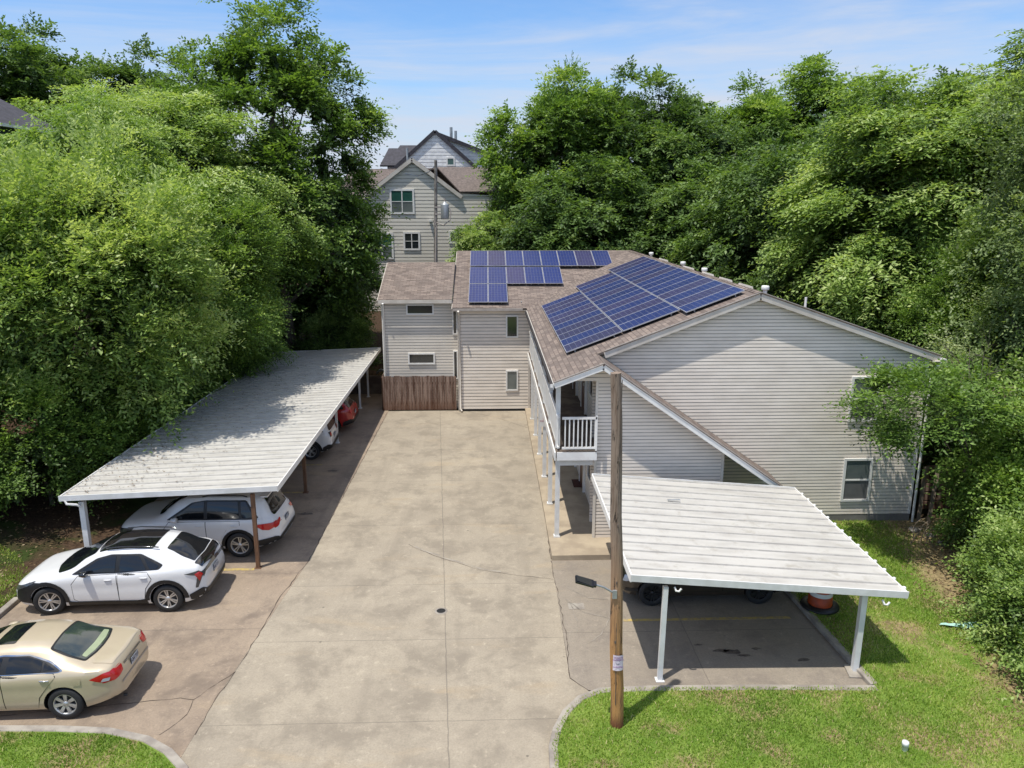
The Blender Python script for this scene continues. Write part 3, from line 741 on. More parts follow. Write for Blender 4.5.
T1, P1 = carport('long white ribbed metal carport over the left row of parked cars', -11.5, -5.69, 2.18, 2.40, 19.40, 39.75, .41,
    [(-6.42,19.55,'wood',.10,0),(-6.42,25.2,'wood',.10,0),(-6.4,30.9,'post',.09,0),(-6.35,36.5,'post',.09,0),(-6.3,38.8,'post',.09,0)] +
    [(-11.0,y,'post',.14 if y < 20 else .09,0) for y in (19.6,25.2,30.9,36.5)])
mb = MB(); mb.tube([(-11.35,19.42,2.1),(-11.3,19.4,2.0),(-11.05,19.4,1.98),(-11.0,19.5,1.9)], .035, 8); mb.build('downspout', 'white', T1)
T2, P2 = carport('short white ribbed metal carport beside the apartment building and lawn', 2.86, 8.66, 2.43, 1.95, 14.04, 20.05, .42,
    [(3.60,14.12,'post',.10,.03),(7.86,14.3,'post',.12,.02),(3.60,19.6,'post',.10,0),(7.86,19.6,'post',.12,0)])
mb = MB(); mb.poly([(7.62,14.05,.03),(8.1,14.0,.03),(8.0,14.5,.03),(7.7,14.5,.03)],0,.05); mb.build('footing', 'kerb', T2)
mb = MB()
for i in range(14): y = 14.3+i*.41; mb.lathe([(.0,.03),(.035,.02),(.04,-.02),(.035,-.05)], P2(8.70,y,.01), 8)
mb.build('rib_end', 'white', T2)
mb = MB(); mb.tube([(3.78,14.1,2.16),(3.80,14.05,2.10),(3.86,14.03,2.10),(3.9,14.03,2.16)], .022, 7); mb.tube([(8.15,14.1,1.8),(8.17,14.05,1.72),(8.23,14.03,1.72),(8.27,14.03,1.78)], .025, 7); mb.build('drain_hook', 'white', T2)
mb = MB(); mb.box(4.62,18.35,2.325,4.95,18.42,2.335); mb.build('patch_plate', 'galv', T2)

# ------------------------------------------------------------------ utility pole, lamp, notice, drum, small things
def mat_pole():
    m, nt, b = newmat('pole_wood'); b.inputs['Roughness'].default_value = .9
    v = worldpos(nt, (9, 9, .5)); sp = N(nt, 'ShaderNodeSeparateXYZ'); nt.links.new(worldpos(nt), sp.inputs[0])
    c = mix(nt, ramp(nt, sp.outputs[2], 1.2, 4.6), (.50,.255,.09), (.29,.22,.165))
    c = mix(nt, ramp(nt, noise(nt, v, 1.6, 6, .7), .45, .70), c, (.13,.075,.045))
    c = mix(nt, ramp(nt, noise(nt, worldpos(nt, (5,5,.9)), 3, 6, .75), .56, .66), c, (.025,.018,.014))
    c = mix(nt, ramp(nt, sp.outputs[2], .45, .1), c, (.20,.07,.03))
    nt.links.new(c, b.inputs['Base Color']); bump(nt, b, noise(nt, v, 5, 5), .8, .03); return m
MT['pole'] = mat_pole()
U = thing('utility_pole', 'tall weathered brown wooden utility pole standing in the front lawn', 'utility pole', (2.41,12.62,.05))
mb = MB(); k = 9; mb.tube([(2.41-.23*(i/(k-1))+.012*math.sin(i*2.1),12.62,.0+7.0*i/(k-1)) for i in range(k)], [.128-.036*i/(k-1) for i in range(k)], 18); mb.build('shaft', 'pole', U)
mb = MB(); mb.tube([(2.27,12.53,6.9),(2.275,12.525,4.0),(2.35,12.50,.6)], .008, 6); mb.tube([(2.1,12.62,6.6),(2.27,12.62,6.6)], .015, 6)
for z in (1.9,3.1,4.2,5.4): mb.box(2.24+.03*(7-z)/3,12.50-.01*(7-z)/7,z,2.262+.03*(7-z)/3,12.54,z+.05)
mb.build('ground_wire', 'bark', U)
Ln = thing('pole_lamp', 'dark flat solar lamp head on a thin arm fixed to the utility pole', 'lamp', (2.3,12.6,2.9))
mb = MB(); mb.tube([(2.28,12.52,2.90),(2.05,12.48,3.06),(1.86,12.45,3.14)], .02, 8); mb.box(2.22,12.48,2.82,2.30,12.52,2.98); mb.build('arm', 'galv', Ln)
mb = MB(); a = Vector((1.86,12.45,3.14)); b = Vector((1.53,12.40,3.27)); mb.beam(a, b, .15, .04, up=(0,-.5,1)); mb.beam(a+Vector((.05,0,-.01)), a, .10, .06, up=(0,-.5,1)); mb.build('head', 'dkmetal', Ln)
mb = MB(); mb.beam(a+Vector((-.03,-.012,.028)), b+Vector((.02,-.012,.028)), .12, .006, up=(0,-.5,1)); mb.build('solar_cell', 'glass', Ln)
sg = thing('paper_notice', 'pale pink and white notice with purple lettering on the utility pole', 'sign', (2.37,12.47,1.5))
mb = MB(); n = 9; xs_ = [(-.12+.24*i/(n-1)) for i in range(n)]
arc = [(2.368+.142*math.sin(q/.142*.86), 12.62-.142*math.cos(q/.142*.86)) for q in xs_]
mb.add([(p[0],p[1],z) for z in (1.34,1.66) for p in arc], [(i,i+1,n+i+1,n+i) for i in range(n-1)]); mb.build('paper', 'signw', sg)
text_mesh('lettering', 'PRIVATE\nPROPERTY', .046, 'pinkink', sg, (2.368,12.474,1.59))
text_mesh('lettering', 'NO', .05, 'ink', sg, (2.368,12.474,1.485))
text_mesh('lettering', 'PARKING', .046, 'pinkink', sg, (2.368,12.474,1.42))
Dm = thing('traffic_drum', 'orange and white striped traffic drum with a black base beside the kerb', 'traffic drum', (8.17,16.85,.09))
c = (8.17,16.85,.09)
mb = MB(); mb.lathe([(.0,.0),(.44,.0),(.46,.03),(.44,.07),(.33,.10),(.30,.10)], c, 32); mb.build('base', 'black', Dm)
prof = [(.285,.09),(.28,.30),(.262,.31),(.258,.50),(.246,.51),(.24,.70),(.228,.71),(.222,.88),(.20,.95),(.0,.96)]
mb = MB(); mb.lathe(prof, c, 32); mb.box(8.11,16.83,1.04,8.23,16.87,1.14); mb.build('body', 'orange', Dm)
for (r0,z0,r1,z1) in [(.2755,.36-.02,.268,.47-.02),(.258,.55,.252,.66)]:
    mb = MB(); mb.lathe([(r0,z0),(r1+.003,z1)], c, 32); mb.build('reflective_band', 'white', Dm)
mb = MB(); mb.tube([(8.17+.5*math.cos(t),16.85+.42*math.sin(t),.10+.03*math.sin(3*t)) for t in [i*.25 for i in range(-9,6)]], .012, 6)
tag(mb.build('yellow_rope', 'yellow'), 'thin dirty yellow rope lying around the base of the traffic drum', 'rope')
tag(MB().box(2.95,25.0,.155,3.27,25.75,.172).build('doormat', 'mat'), 'reddish brown doormat lying at a ground floor door under the walkway', 'doormat')
mb = MB(); mb.lathe([(.0,.20),(.055,.19),(.062,.16),(.062,.10),(.055,.10),(.05,.0)], (7.55,11.75,.085), 16); tag(mb.build('cleanout_pipe', 'pvc'), 'short white capped pipe sticking out of the lawn', 'pipe cap')
mh = thing('manhole_cover', 'small round dark metal cover set in the driveway', 'cover', (-1.22,17.07,0))
MB().lathe([(.0,.010),(.10,.010),(.11,.006)], (-1.22,17.07,0), 20).build('lid', 'dark', mh); MB().lathe([(.111,.008),(.15,.009),(.16,.002)], (-1.22,17.07,0), 20).build('ring', 'kerb', mh)
# pale green sheet of plastic at the edge of the lawn
mb = MB(); k = 16; vs = []
for i in range(k):
    t = i/(k-1); w = .06+.16*t*(1-.3*math.sin(9*t))
    for j in range(6):
        q = j/5-.5; vs.append((10.62+1.25*t+.06*math.sin(7*t)+.1*q, 15.85-.20*t+w*1.5*q*.9, .10+.05*abs(math.sin(5*t+4*q))+random.uniform(0,.03)+.10*t*t))
mb.add(vs, [(i*6+j,(i+1)*6+j,(i+1)*6+j+1,i*6+j+1) for i in range(k-1) for j in range(5)], smooth=True)
tag(mb.build('plastic_sheet', 'tarp'), 'crumpled pale green plastic sheet lying between lawn and shrubs', 'plastic sheet')
for (a, b, lab, r_) in [((13.5,21.9,.1),(13.75,22.3,1.75),'pale board leaning against the corner of the building', .06), ((13.7,21.7,.1),(14.1,22.2,1.7),'second pale board leaning beside the corner of the building',.05)]:
    tag(MB().beam(a, b, .12, .03, up=(0,-1,0)).build('leaning_board', 'deadwood'), lab, 'board', 'boards leaning at the building corner')
mb = MB()
for i in range(5): z = .2+i*.3; mb.box(14.0,22.6+.01*i,z,16.5,22.65+.01*i,z+.26)
tag(mb.build('brown_fence', 'fencew'), 'dark brown board fence half hidden in the shrubs right of the building', 'fence')
# loose stones by the corner
for i, (x, y, s_) in enumerate([(13.0,21.2,.16),(13.25,20.8,.13),(13.35,20.35,.12)]):
    mb = MB(); vs = []; n = 10
    for k in range(5):
        ph = math.pi*k/4
        for j in range(n):
            t = 2*math.pi*j/n; rr = s_*(1+.25*math.sin(3*t+i+k))
            vs.append((x+rr*1.3*math.sin(ph)*math.cos(t), y+rr*math.sin(ph)*math.sin(t), .10+.5*rr*math.cos(ph)))
    mb.add(vs, [(k*n+j,k*n+(j+1)%n,(k+1)*n+(j+1)%n,(k+1)*n+j) for k in range(4) for j in range(n)], smooth=True)
    tag(mb.build('stone', 'kerb'), ['large pale stone nearest the corner of the building','middle pale stone in the bare soil strip','small pale stone nearest the shrubs'][i], 'stone', 'stones by the building corner')

# ------------------------------------------------------------------ background houses, transformer pole
G = thing('grey_house', 'three storey grey sided house with steep gable behind the apartment building', 'house', (-4,58,1))
gy = 58; mb = MB()
gp = (-5.48, 13.1); gs = .74
siding(mb, (0,gy), X_, (0,-1), 1.0, 13.0, lambda z: (max(-10.3, gp[0]-(gp[1]-.05-z)/gs), min(1.2, gp[0]+(gp[1]-.05-z)/gs)) if z > 10.4 else (-10.3, 1.2), .26, .03)
mb.build('siding', ['siding_bg','siding_bg_d'], G)
mb = MB(); mb.poly([(-10.3,gy+.03,1),(1.2,gy+.03,1),(1.2,gy+.03,10.4),(-10.3,gy+.03,10.4)]); mb.poly([(-9.2,gy+.03,10.3),(-1.8,gy+.03,10.3),(gp[0],gy+.03,gp[1]-.1)])
mb.poly([(1.2,gy,1),(1.2,gy+10,1),(1.2,gy+10,10.4),(1.2,gy,10.4)]); mb.poly([(-10.3,gy+10,1),(-10.3,gy,1),(-10.3,gy,10.4),(-10.3,gy+10,10.4)]); mb.build('wall', 'siding_bg', G)
mb = MB()
mb.poly([(gp[0],gy-.2,gp[1]),(gp[0]+3.6,gy-.2,gp[1]-3.6*gs),(gp[0]+3.6,gy+6,gp[1]-3.6*gs),(gp[0],gy+6,gp[1])],0,.12)
mb.poly([(gp[0]-3.9,gy-.2,gp[1]-3.9*gs),(gp[0],gy-.2,gp[1]),(gp[0],gy+6,gp[1]),(gp[0]-3.9,gy+6,gp[1]-3.9*gs)],0,.12)
mb.poly([(-11,gy-.15,10.45),(-9.3,gy-.15,10.45),(-7.2,gy+5,12.5),(-11,gy+5,12.5)],0,.1); mb.poly([(-2.0,gy-.15,10.72),(1.6,gy-.15,10.75),(1.6,gy+5,12.7),(-4.0,gy+5,12.7)],0,.1); mb.poly([(-11,gy+5,12.5),(1.6,gy+5,12.7),(1.6,gy+10.2,10.5),(-11,gy+10.2,10.5)],0,.1)
mb.build('roof', 'bgroof', G)
mb = MB(); mb.beam((gp[0],gy-.23,gp[1]-.13),(gp[0]+3.6,gy-.23,gp[1]-3.6*gs-.13),.05,.26); mb.beam((gp[0]-3.9,gy-.23,gp[1]-3.9*gs-.13),(gp[0],gy-.23,gp[1]-.13),.05,.26); mb.build('rake_board', 'fascia', G)
o_ = (0, gy-.035)
window(G, o_, X_, (0,-1), -7.2, -5.4, 9.1, 10.9, 'twin', .13, 'glassgreen', 'glassg')
window(G, o_, X_, (0,-1), -8.75, -7.05, 5.8, 7.75, 'twin', .13, 'glassgreen', 'glassg')
window(G, o_, X_, (0,-1), -6.3, -5.05, 6.45, 7.8, 'cross', .13, 'glass')
window(G, o_, X_, (0,-1), -2.9, -2.0, 6.95, 7.85, 'single', .13, 'glass')
mb = MB(); mb.box(-4.35,gy-.3,8.55,-4.15,gy-.05,8.7); mb.build('wall_lamp', 'white', G); mb = MB(); mb.box(-5.7,gy-.3,5.0,-5.35,gy-.05,5.2); mb.build('vent_hood', 'white', G)
Hs = thing('white_house', 'tall white gabled house with dark roof edges far behind the grey house', 'house', (-4,70,2))
hp = (-4.54, 16.0); hs = .86; hy = 70
mb = MB(); siding(mb, (0,hy), X_, (0,-1), 2, 15.9, lambda z: (max(-8.9, hp[0]-(hp[1]-z)/hs), min(-.3, hp[0]+(hp[1]-z)/hs)), .3, .03)
siding(mb, (0,hy+1.2), X_, (0,-1), 2, 15.6, lambda z: (-4.4, min(4.5, -4.0+(15.8-z)/.42)), .3, .03); mb.build('siding', ['bgwhite','bgwhite_d'], Hs)
mb = MB()
for sgn in (-1, 1): mb.beam((hp[0],hy-.14,hp[1]+.02),(hp[0]+sgn*4.6,hy-.14,hp[1]-4.6*hs),.08,.3)
mb.beam((hp[0],hy+.9,hp[1]-.05),(3.6,hy+.9,12.9),.08,.3)
mb.poly([(hp[0],hy-.12,hp[1]+.1),(hp[0]+4.7,hy-.12,hp[1]-4.7*hs+.1),(hp[0]+4.7,hy+1,hp[1]-4.7*hs+.1),(hp[0],hy+1,hp[1]+.1)],0,.1)
mb.poly([(hp[0],hy+.9,hp[1]),(3.6,hy+.9,12.95),(3.6,hy+8,12.95),(hp[0],hy+8,hp[1])],0,.1)
mb.poly([(hp[0]-4.7,hy-.12,hp[1]-4.7*hs+.1),(hp[0],hy-.12,hp[1]+.1),(hp[0],hy+8,hp[1]+.1),(hp[0]-4.7,hy+8,hp[1]-4.7*hs+.1)],0,.1)
mb.poly([(-9.6,hy+1,13.2),(-5.5,hy+1,13.2),(-5.5,hy+3,14.8),(-9.0,hy+3,14.8)],0,.15); mb.poly([(-8.2,hy+3,14.75),(-6,hy+3,14.75),(-6,hy+3.5,15.1),(-8,hy+3.5,15.1)],0,.15)
mb.build('roof', 'slate', Hs)
mb = MB(); mb.box(-9.0,hy+1.5,2,-5,hy+6,13.15); mb.build('wall', 'bgwhite', Hs)
mb = MB(); mb.tube([(-3.2,hy+1.5,15.3),(-3.2,hy+1.5,16.5)], .13, 8); mb.build('chimney', 'galv', Hs); MB().tube([(-2.8,hy+1.5,15.1),(-2.8,hy+1.5,16.2)], .12, 8).build('chimney', 'galv', Hs); MB().tube([(-7.0,hy-.2,13.0),(-7.0,hy-.2,14.6)],.1,8).build('chimney', 'galv', Hs)
window(Hs, (0,hy-.03), X_, (0,-1), -3.6, -2.85, 13.1, 13.85, 'single', .12, 'glassgreen')
TP = thing('transformer_pole', 'weathered grey pole carrying a transformer can in front of the grey house', 'utility pole', (-3.1,46,0))
mb = MB(); mb.tube([(-3.22,46,0),(-3.1,46,7),(-2.98,46,12.3)], [.14,.11,.085], 12); mb.build('shaft', M('grey_pole',(.26,.24,.22),.9,col2=(.10,.09,.08),sc=3), TP)
mb = MB(); mb.lathe([(.0,1.02),(.10,1.0),(.12,.9),(.24,.86),(.25,.82),(.25,.06),(.23,.0),(.0,.0)], (-2.5,45.9,8.95), 20); mb.build('transformer', 'galv', TP)
mb = MB(); mb.tube([(-2.5,45.85,9.95),(-2.5,45.85,10.15)], .05, 8); mb.box(-3.1,45.88,9.2,-2.7,45.95,9.28); mb.box(-3.1,45.88,9.6,-2.7,45.95,9.68)
mb.tube([(-2.28,45.8,9.7),(-2.15,45.8,9.4),(-2.2,45.8,8.9),(-2.6,45.8,8.6),(-3.0,45.85,8.75)], .035, 7); mb.tube([(-2.95,45.85,8.4),(-3.2,45.8,8.9)], .03, 6); mb.tube([(-3.04,45.85,8.5),(-3.12,45.8,6.3),(-3.15,45.8,1)], .05, 6); mb.build('conduit', 'gutter', TP)
tag(MB().tube([(-2.99,46,12.0),(-3.5,47.5,11.7),(-4.4,50,11.55),(-5.5,53,11.8)], .025, 5).build('overhead_wire', 'dkmetal'), 'thin service wire running from the transformer pole towards the grey house', 'wire')
Bh = thing('blue_house', 'dark blue sided house with white gutter glimpsed among the trees', 'house', (-22,33,1.5))
hy_ = 31.5; hx = -19.1
mb = MB(); siding(mb, (0,hy_), X_, (0,-1), 1.6, 14.6, lambda z: (-27, min(hx, -22+(14.6-z)/.42)), .2, .02); mb.build('siding', ['blueh','blueh_d'], Bh)
mb = MB(); mb.poly([(hx,hy_+.02,1),(hx,36,1),(hx,36,12.9),(hx,hy_+.02,12.9)]); mb.poly([(-27,hy_+.03,1),(hx,hy_+.03,1),(hx,hy_+.03,12.95),(-22,hy_+.03,14.4),(-27,hy_+.03,12.4)]); mb.build('wall', 'blueh', Bh)
mb = MB(); mb.poly([(-22,hy_-.4,14.62),(-18.65,hy_-.4,12.86),(-18.65,36.2,12.86),(-22,36.2,14.62)],0,.15); mb.poly([(-27,hy_-.4,12.5),(-22,hy_-.4,14.62),(-22,36.2,14.62),(-27,36.2,12.5)],0,.15); mb.build('roof', 'slate', Bh)
mb = MB(); mb.beam((-22,hy_-.43,14.5),(-18.65,hy_-.43,12.74),.06,.2); mb.build('rake_board', 'white', Bh); mb = MB(); mb.beam((-18.6,hy_-.4,12.78),(-18.6,36.1,12.78),.12,.12); mb.build('gutter', 'white', Bh)
mb = MB(); mb.tube([(-18.7,hy_-.3,12.7),(-19.0,hy_-.1,12.3),(-19.02,hy_-.1,1.6)], .05, 8); mb.build('downspout', 'white', Bh)

# ------------------------------------------------------------------ cars
def smooth(a, it=1):
    a = np.array(a, float)
    for _ in range(it): b = a.copy(); b[1:-1] = (a[:-2]+2*a[1:-1]+a[2:])/4; a = b
    return a
def car_body_mesh(S):
    L = S['L']; xs = np.unique(np.concatenate([[0,.02,.05,.09,.14], np.arange(.2, L-.15, .05), [L-.14,L-.09,L-.05,L-.02,L]]))
    I = lambda k, it=1: smooth(np.interp(xs, *zip(*S[k])), it)
    top, zs, Wd, Wt, zb = I('top',2), I('belt',2), I('W',1), I('Wt',2), I('bot',1)
    rings = []
    for i, x in enumerate(xs):
        W_, T, s_, wt, b_ = Wd[i], top[i], min(zs[i], top[i]-.02), Wt[i], zb[i]
        g = min(1, max(0, (T-s_-.10)/.30)); g = g*g*(3-2*g)
        hh = s_-b_; cr = .055
        low = [(0,b_),(W_*.80,b_),(W_*.93,b_+.03),(W_*.975,b_+.10),(W_*.995,b_+.25*hh),(W_*1.0,b_+.45*hh),(W_*.992,b_+.62*hh),(W_*.998,b_+.80*hh),(W_*.985,b_+.92*hh),(W_*.955,s_)]
        hood = [(W_*.90,s_+.30*(T-s_)),(W_*.82,s_+.60*(T-s_)),(W_*.70,s_+.80*(T-s_)),(W_*.58,s_+.90*(T-s_)),(W_*.42,s_+.96*(T-s_)),(W_*.2,T-.003),(0,T)]
        wb_ = W_*.925
        r0, r1 = (wb_, s_+.02), (wt+.045, T-cr-.05)
        gh = [r0, tuple(r0[k]+(r1[k]-r0[k])*.4+(.018 if k == 0 else 0) for k in (0,1)), tuple(r0[k]+(r1[k]-r0[k])*.75+(.015 if k == 0 else 0) for k in (0,1)), r1, (wt-.02, T-cr*.75), (wt*.55, T-cr*.2), (0,T)]
        up = [tuple(hood[k][c]*(1-g)+gh[k][c]*g for c in (0,1)) for k in range(7)]
        rings.append(low+up)
    n = len(rings[0]); vs = []; 
    for x, rg in zip(xs, rings):
        full = [(y, z) for y, z in rg] + [(-y, z) for y, z in reversed(rg[1:-1])]
        vs += [(x, y, z) for y, z in full]
    m = 2*n-2
    fs = [(i*m+j, i*m+(j+1)%m, (i+1)*m+(j+1)%m, (i+1)*m+j) for i in range(len(xs)-1) for j in range(m)]
    fs += [tuple(reversed(range(m))), tuple((len(xs)-1)*m+j for j in range(m))]
    return vs, fs
def arc_pts(cx, cz, r, a0, a1, n=14): return [(cx+r*math.cos(R(a0+(a1-a0)*i/n)), cz+r*math.sin(R(a0+(a1-a0)*i/n))) for i in range(n+1)]
class Car:
    def __init__(s, S, name, label, loc, rotz, paint, group='cars parked on the property'):
        s.S = S; s.e = thing(name, label, 'car', loc, group, rotz); s.paint = paint
        vs, fs = car_body_mesh(S)
        s.bvh = BVHTree.FromPolygons([Vector(v) for v in vs], fs)
        me = bpy.data.meshes.new('body'); me.from_pydata(vs, [], fs)
        me.materials.append(MT[paint]); me.materials.append(MT['black'])
        for p in me.polygons: p.use_smooth = True
        me.update()
        o = bpy.data.objects.new('body', me); COL.objects.link(o)
        cut = MB(); rw = S['rw']; n = 36
        for wx in S['wx']:
            for sg_ in (-1, 1):
                y0, y1 = sg_*(S['Wmax']-.34), sg_*(S['Wmax']+.3)
                ring = [(wx+(rw+.055)*math.cos(2*math.pi*j/n), rw+(rw+.055)*math.sin(2*math.pi*j/n)) for j in range(n)]
                k = len(cut.v); v2 = [(p[0], y, p[1]) for y in (y0, y1) for p in ring]
                f2 = [(j, (j+1)%n, n+(j+1)%n, n+j) for j in range(n)] + [tuple(reversed(range(n))), tuple(range(n, 2*n))]
                if sg_ < 0: f2 = [tuple(reversed(f)) for f in f2]
                cut.add(v2, [tuple(reversed(f)) for f in f2])
        c = cut.build('cutter', 'black')
        import bmesh
        for ob in (c, o):
            bm = bmesh.new(); bm.from_mesh(ob.data); bmesh.ops.recalc_face_normals(bm, faces=bm.faces); bm.to_mesh(ob.data); bm.free()
        md = o.modifiers.new('b', 'BOOLEAN'); md.operation = 'DIFFERENCE'; md.object = c; md.solver = 'EXACT'
        try: md.material_mode = 'TRANSFER'
        except Exception: pass
        dg = bpy.context.evaluated_depsgraph_get()
        nm = bpy.data.meshes.new_from_object(o.evaluated_get(dg))
        o.modifiers.clear(); o.data = nm; nm.name = 'body'
        bpy.data.objects.remove(c)
        # cut faces (pointing at a wheel axle) stay dark
        mats_n = len(nm.materials)
        o.parent = s.e; s.body = o
        try: nm.set_sharp_from_angle(angle=R(38))
        except Exception: pass
        s.wheels()
    def patch(s, name, outline, mat, frame='side', off=.006, parent=None, both=True, step=.05):
        """drape an outline onto the body. side: (x,z); top: (x,y); rear/front: (y,z); corner: 45 deg"""
        fr = {'side': ((0,-3,0),(1,0,0),(0,0,1),(0,1,0)), 'top': ((0,0,4),(1,0,0),(0,1,0),(0,0,-1)),
              'rear': ((9,0,0),(0,1,0),(0,0,1),(-1,0,0)), 'front': ((-4,0,0),(0,1,0),(0,0,1),(1,0,0)),
              'cornerR': ((s.S['L']+2,-2-s.S['Wmax'],0),(.7071,.7071,0),(0,0,1),(-.7071,.7071,0)),
              'cornerF': ((-2,-2-s.S['Wmax'],0),(.7071,-.7071,0),(0,0,1),(.7071,.7071,0))}[frame]
        O, U_, V_, D_ = [Vector(q) for q in fr]
        pts = list(outline); n = len(pts)
        # densify outline
        dp = []
        for i in range(n):
            a, b = pts[i], pts[(i+1) % n]; k = max(1, int(math.dist(a, b)/step))
            dp += [(a[0]+(b[0]-a[0])*j/k, a[1]+(b[1]-a[1])*j/k) for j in range(k)]
        x0, x1 = min(p[0] for p in dp), max(p[0] for p in dp); y0, y1 = min(p[1] for p in dp), max(p[1] for p in dp)
        inn = []
        y = y0+step/2
        while y < y1:
            x = x0+step/2
            while x < x1: inn.append((x, y)); x += step
            y += step
        vv, ee, ff, *_ = delaunay_2d_cdt([Vector(p) for p in dp+inn], [(i, (i+1) % len(dp)) for i in range(len(dp))], [], 1, 1e-5)
        res = []
        pars = parent if isinstance(parent, list) else [parent, parent]
        for q_, mir in enumerate((1, -1) if (both and frame in ('side','cornerR','cornerF')) else (1,)):
            vs = []; ok = []; mbp = MB()
            for p in vv:
                o_ = O+U_*p.x+V_*p.y
                h, nn, idx, dd = s.bvh.ray_cast(o_, D_)
                if h is None: ok.append(False); vs.append((0,0,0)); continue
                q = h+(nn if nn.dot(D_) < 0 else -nn)*off*.5-D_*off*.7
                ok.append(True); vs.append((q.x, q.y*mir, q.z))
            fs = [tuple(f) if mir > 0 else tuple(reversed(f)) for f in ff if all(ok[i] for i in f)]
            mbp.add(vs, fs, smooth=True)
            res.append(mbp.build(name, mat, pars[min(q_, len(pars)-1)] or s.e, local=True))
        return res
    def wheels(s):
        S = s.S; rw = S['rw']; rr = S.get('rr', rw*.70); src = None
        for i, wx in enumerate(S['wx']):
            for sg_ in (-1, 1):
                w = bpy.data.objects.new('wheel', None); COL.objects.link(w); w.parent = s.e; w.empty_display_size = .1
                w.location = (wx, sg_*(S['Wmax']-.115), rw)
                w.rotation_euler = (0, S.get('spin', .3)*(i+1), (0 if sg_ < 0 else math.pi)+(S.get('steer', 0) if i == 0 else 0))
                if src is None:
                    t = MB(); hw = .105
                    t.lathe([(rr-.01,-hw+.02),(rr,-hw+.004),(rr+.02,-hw),(rw-.03,-hw+.004),(rw-.008,-hw+.02),(rw,-hw+.04),(rw,hw-.04),(rw-.008,hw-.02),(rw-.03,hw),(rr,hw)], (0,0,0), 40, axis='y')
                    a = t.build('tyre', 'tyre', w, local=True)
                    r_ = MB()
                    r_.lathe([(rr+.004,-hw+.012),(rr-.012,-hw+.006),(rr-.022,-hw+.02),(rr-.03,-hw+.06)], (0,0,0), 40, 0, 'y')
                    r_.lathe([(rr-.01,-.04),(.0,-.04)], (0,0,0), 24, 1, 'y'); r_.lathe([(rr-.01,.08),(.0,.08)], (0,0,0), 24, 1, 'y')
                    ns = S.get('spokes', 5); dbl = S.get('dbl', True)
                    for k in range(ns):
                        a0 = 2*math.pi*k/ns
                        for dlt in ((-1, 1) if dbl else (0,)):
                            th0 = a0+dlt*(.30 if dbl else 0); th1 = a0+dlt*(.16*5/ns*1.0)
                            w0, w1 = (.012, .015) if dbl else (.026, .036)
                            p0 = Vector((.035*math.cos(th0), 0, .035*math.sin(th0))); p1 = Vector(((rr-.02)*math.cos(th1), 0, (rr-.02)*math.sin(th1)))
                            d = (p1-p0).normalized(); q = Vector((-d.z, 0, d.x))
                            yv0, yv1 = -hw+.035, -hw+.012
                            vs = [p0-q*w0+Vector((0,yv0,0)), p0+q*w0+Vector((0,yv0,0)), p1+q*w1+Vector((0,yv1,0)), p1-q*w1+Vector((0,yv1,0))]
                            vs += [v+Vector((0,.03,0)) for v in vs]
                            r_.add(vs, [(0,1,2,3),(7,6,5,4),(0,4,5,1),(1,5,6,2),(2,6,7,3),(3,7,4,0)])
                    r_.lathe([(.0,-hw+.018),(.045,-hw+.02),(.055,-hw+.04)], (0,0,0), 16, 0, 'y')
                    b = r_.build('rim', [S.get('rimmat','rim'), 'rimd'], w, local=True)
                    src = (a, b)
                else:
                    for q in src: o = q.copy(); COL.objects.link(o); o.parent = w
    def door(s, pts, hpos=None, seam='dark'):
        cx = sum(p[0] for p in pts)/len(pts); cz = sum(p[1] for p in pts)/len(pts)
        d = s.patch('door', pts, s.paint, 'side', .006)
        s_out = [(cx+(x-cx)*(1+.011/max(.05,abs(x-cx))*1.0 if abs(x-cx) > .05 else 1), cz+(z-cz)*(1+.008/max(.05,abs(z-cz)) if abs(z-cz) > .05 else 1)) for x, z in pts]
        s.patch('door_seam', s_out, 'dark', 'side', .0035, parent=d)
        if hpos:
            for q_, mir in enumerate((1, -1)):
                h = MB(); hit = s.bvh.ray_cast(Vector((hpos[0], -3, hpos[1])), Vector((0,1,0)))[0]
                y = (hit.y+.004)*mir; o_ = -.028*mir
                h.tube([(hpos[0]-.09, y, hpos[1]), (hpos[0]-.07, y+o_, hpos[1]+.004), (hpos[0]+.07, y+o_, hpos[1]+.004), (hpos[0]+.09, y, hpos[1])], .014, 8)
                h.build('handle', s.S.get('handle', s.paint), d[q_], local=True)
        return d
    def mirror(s, x, z):
        for mir in (-1, 1):
            m = MB()
            hit = s.bvh.ray_cast(Vector((x, -3, z)), Vector((0,1,0)))[0]
            y = abs(hit.y)
            vs = []; n = 12
            for i, (dx, sc) in enumerate([(-.10,.35),(-.07,.8),(0,1),(.06,1.0),(.075,.9)]):
                for j in range(n):
                    t = 2*math.pi*j/n; vs.append((x+dx, mir*(y+.13+.095*sc*math.cos(t)), z+.075+.07*sc*math.sin(t)))
            m.add(vs, [(i*n+j, i*n+(j+1)%n, (i+1)*n+(j+1)%n, (i+1)*n+j) for i in range(4) for j in range(n)] + [tuple(range(n)), tuple(4*n+j for j in range(n))], smooth=True)
            m.beam((x, mir*(y-.02), z+.01), (x, mir*(y+.08), z+.05), .06, .03)
            m.build('mirror', s.S.get('mirror', s.paint), s.e, local=True)
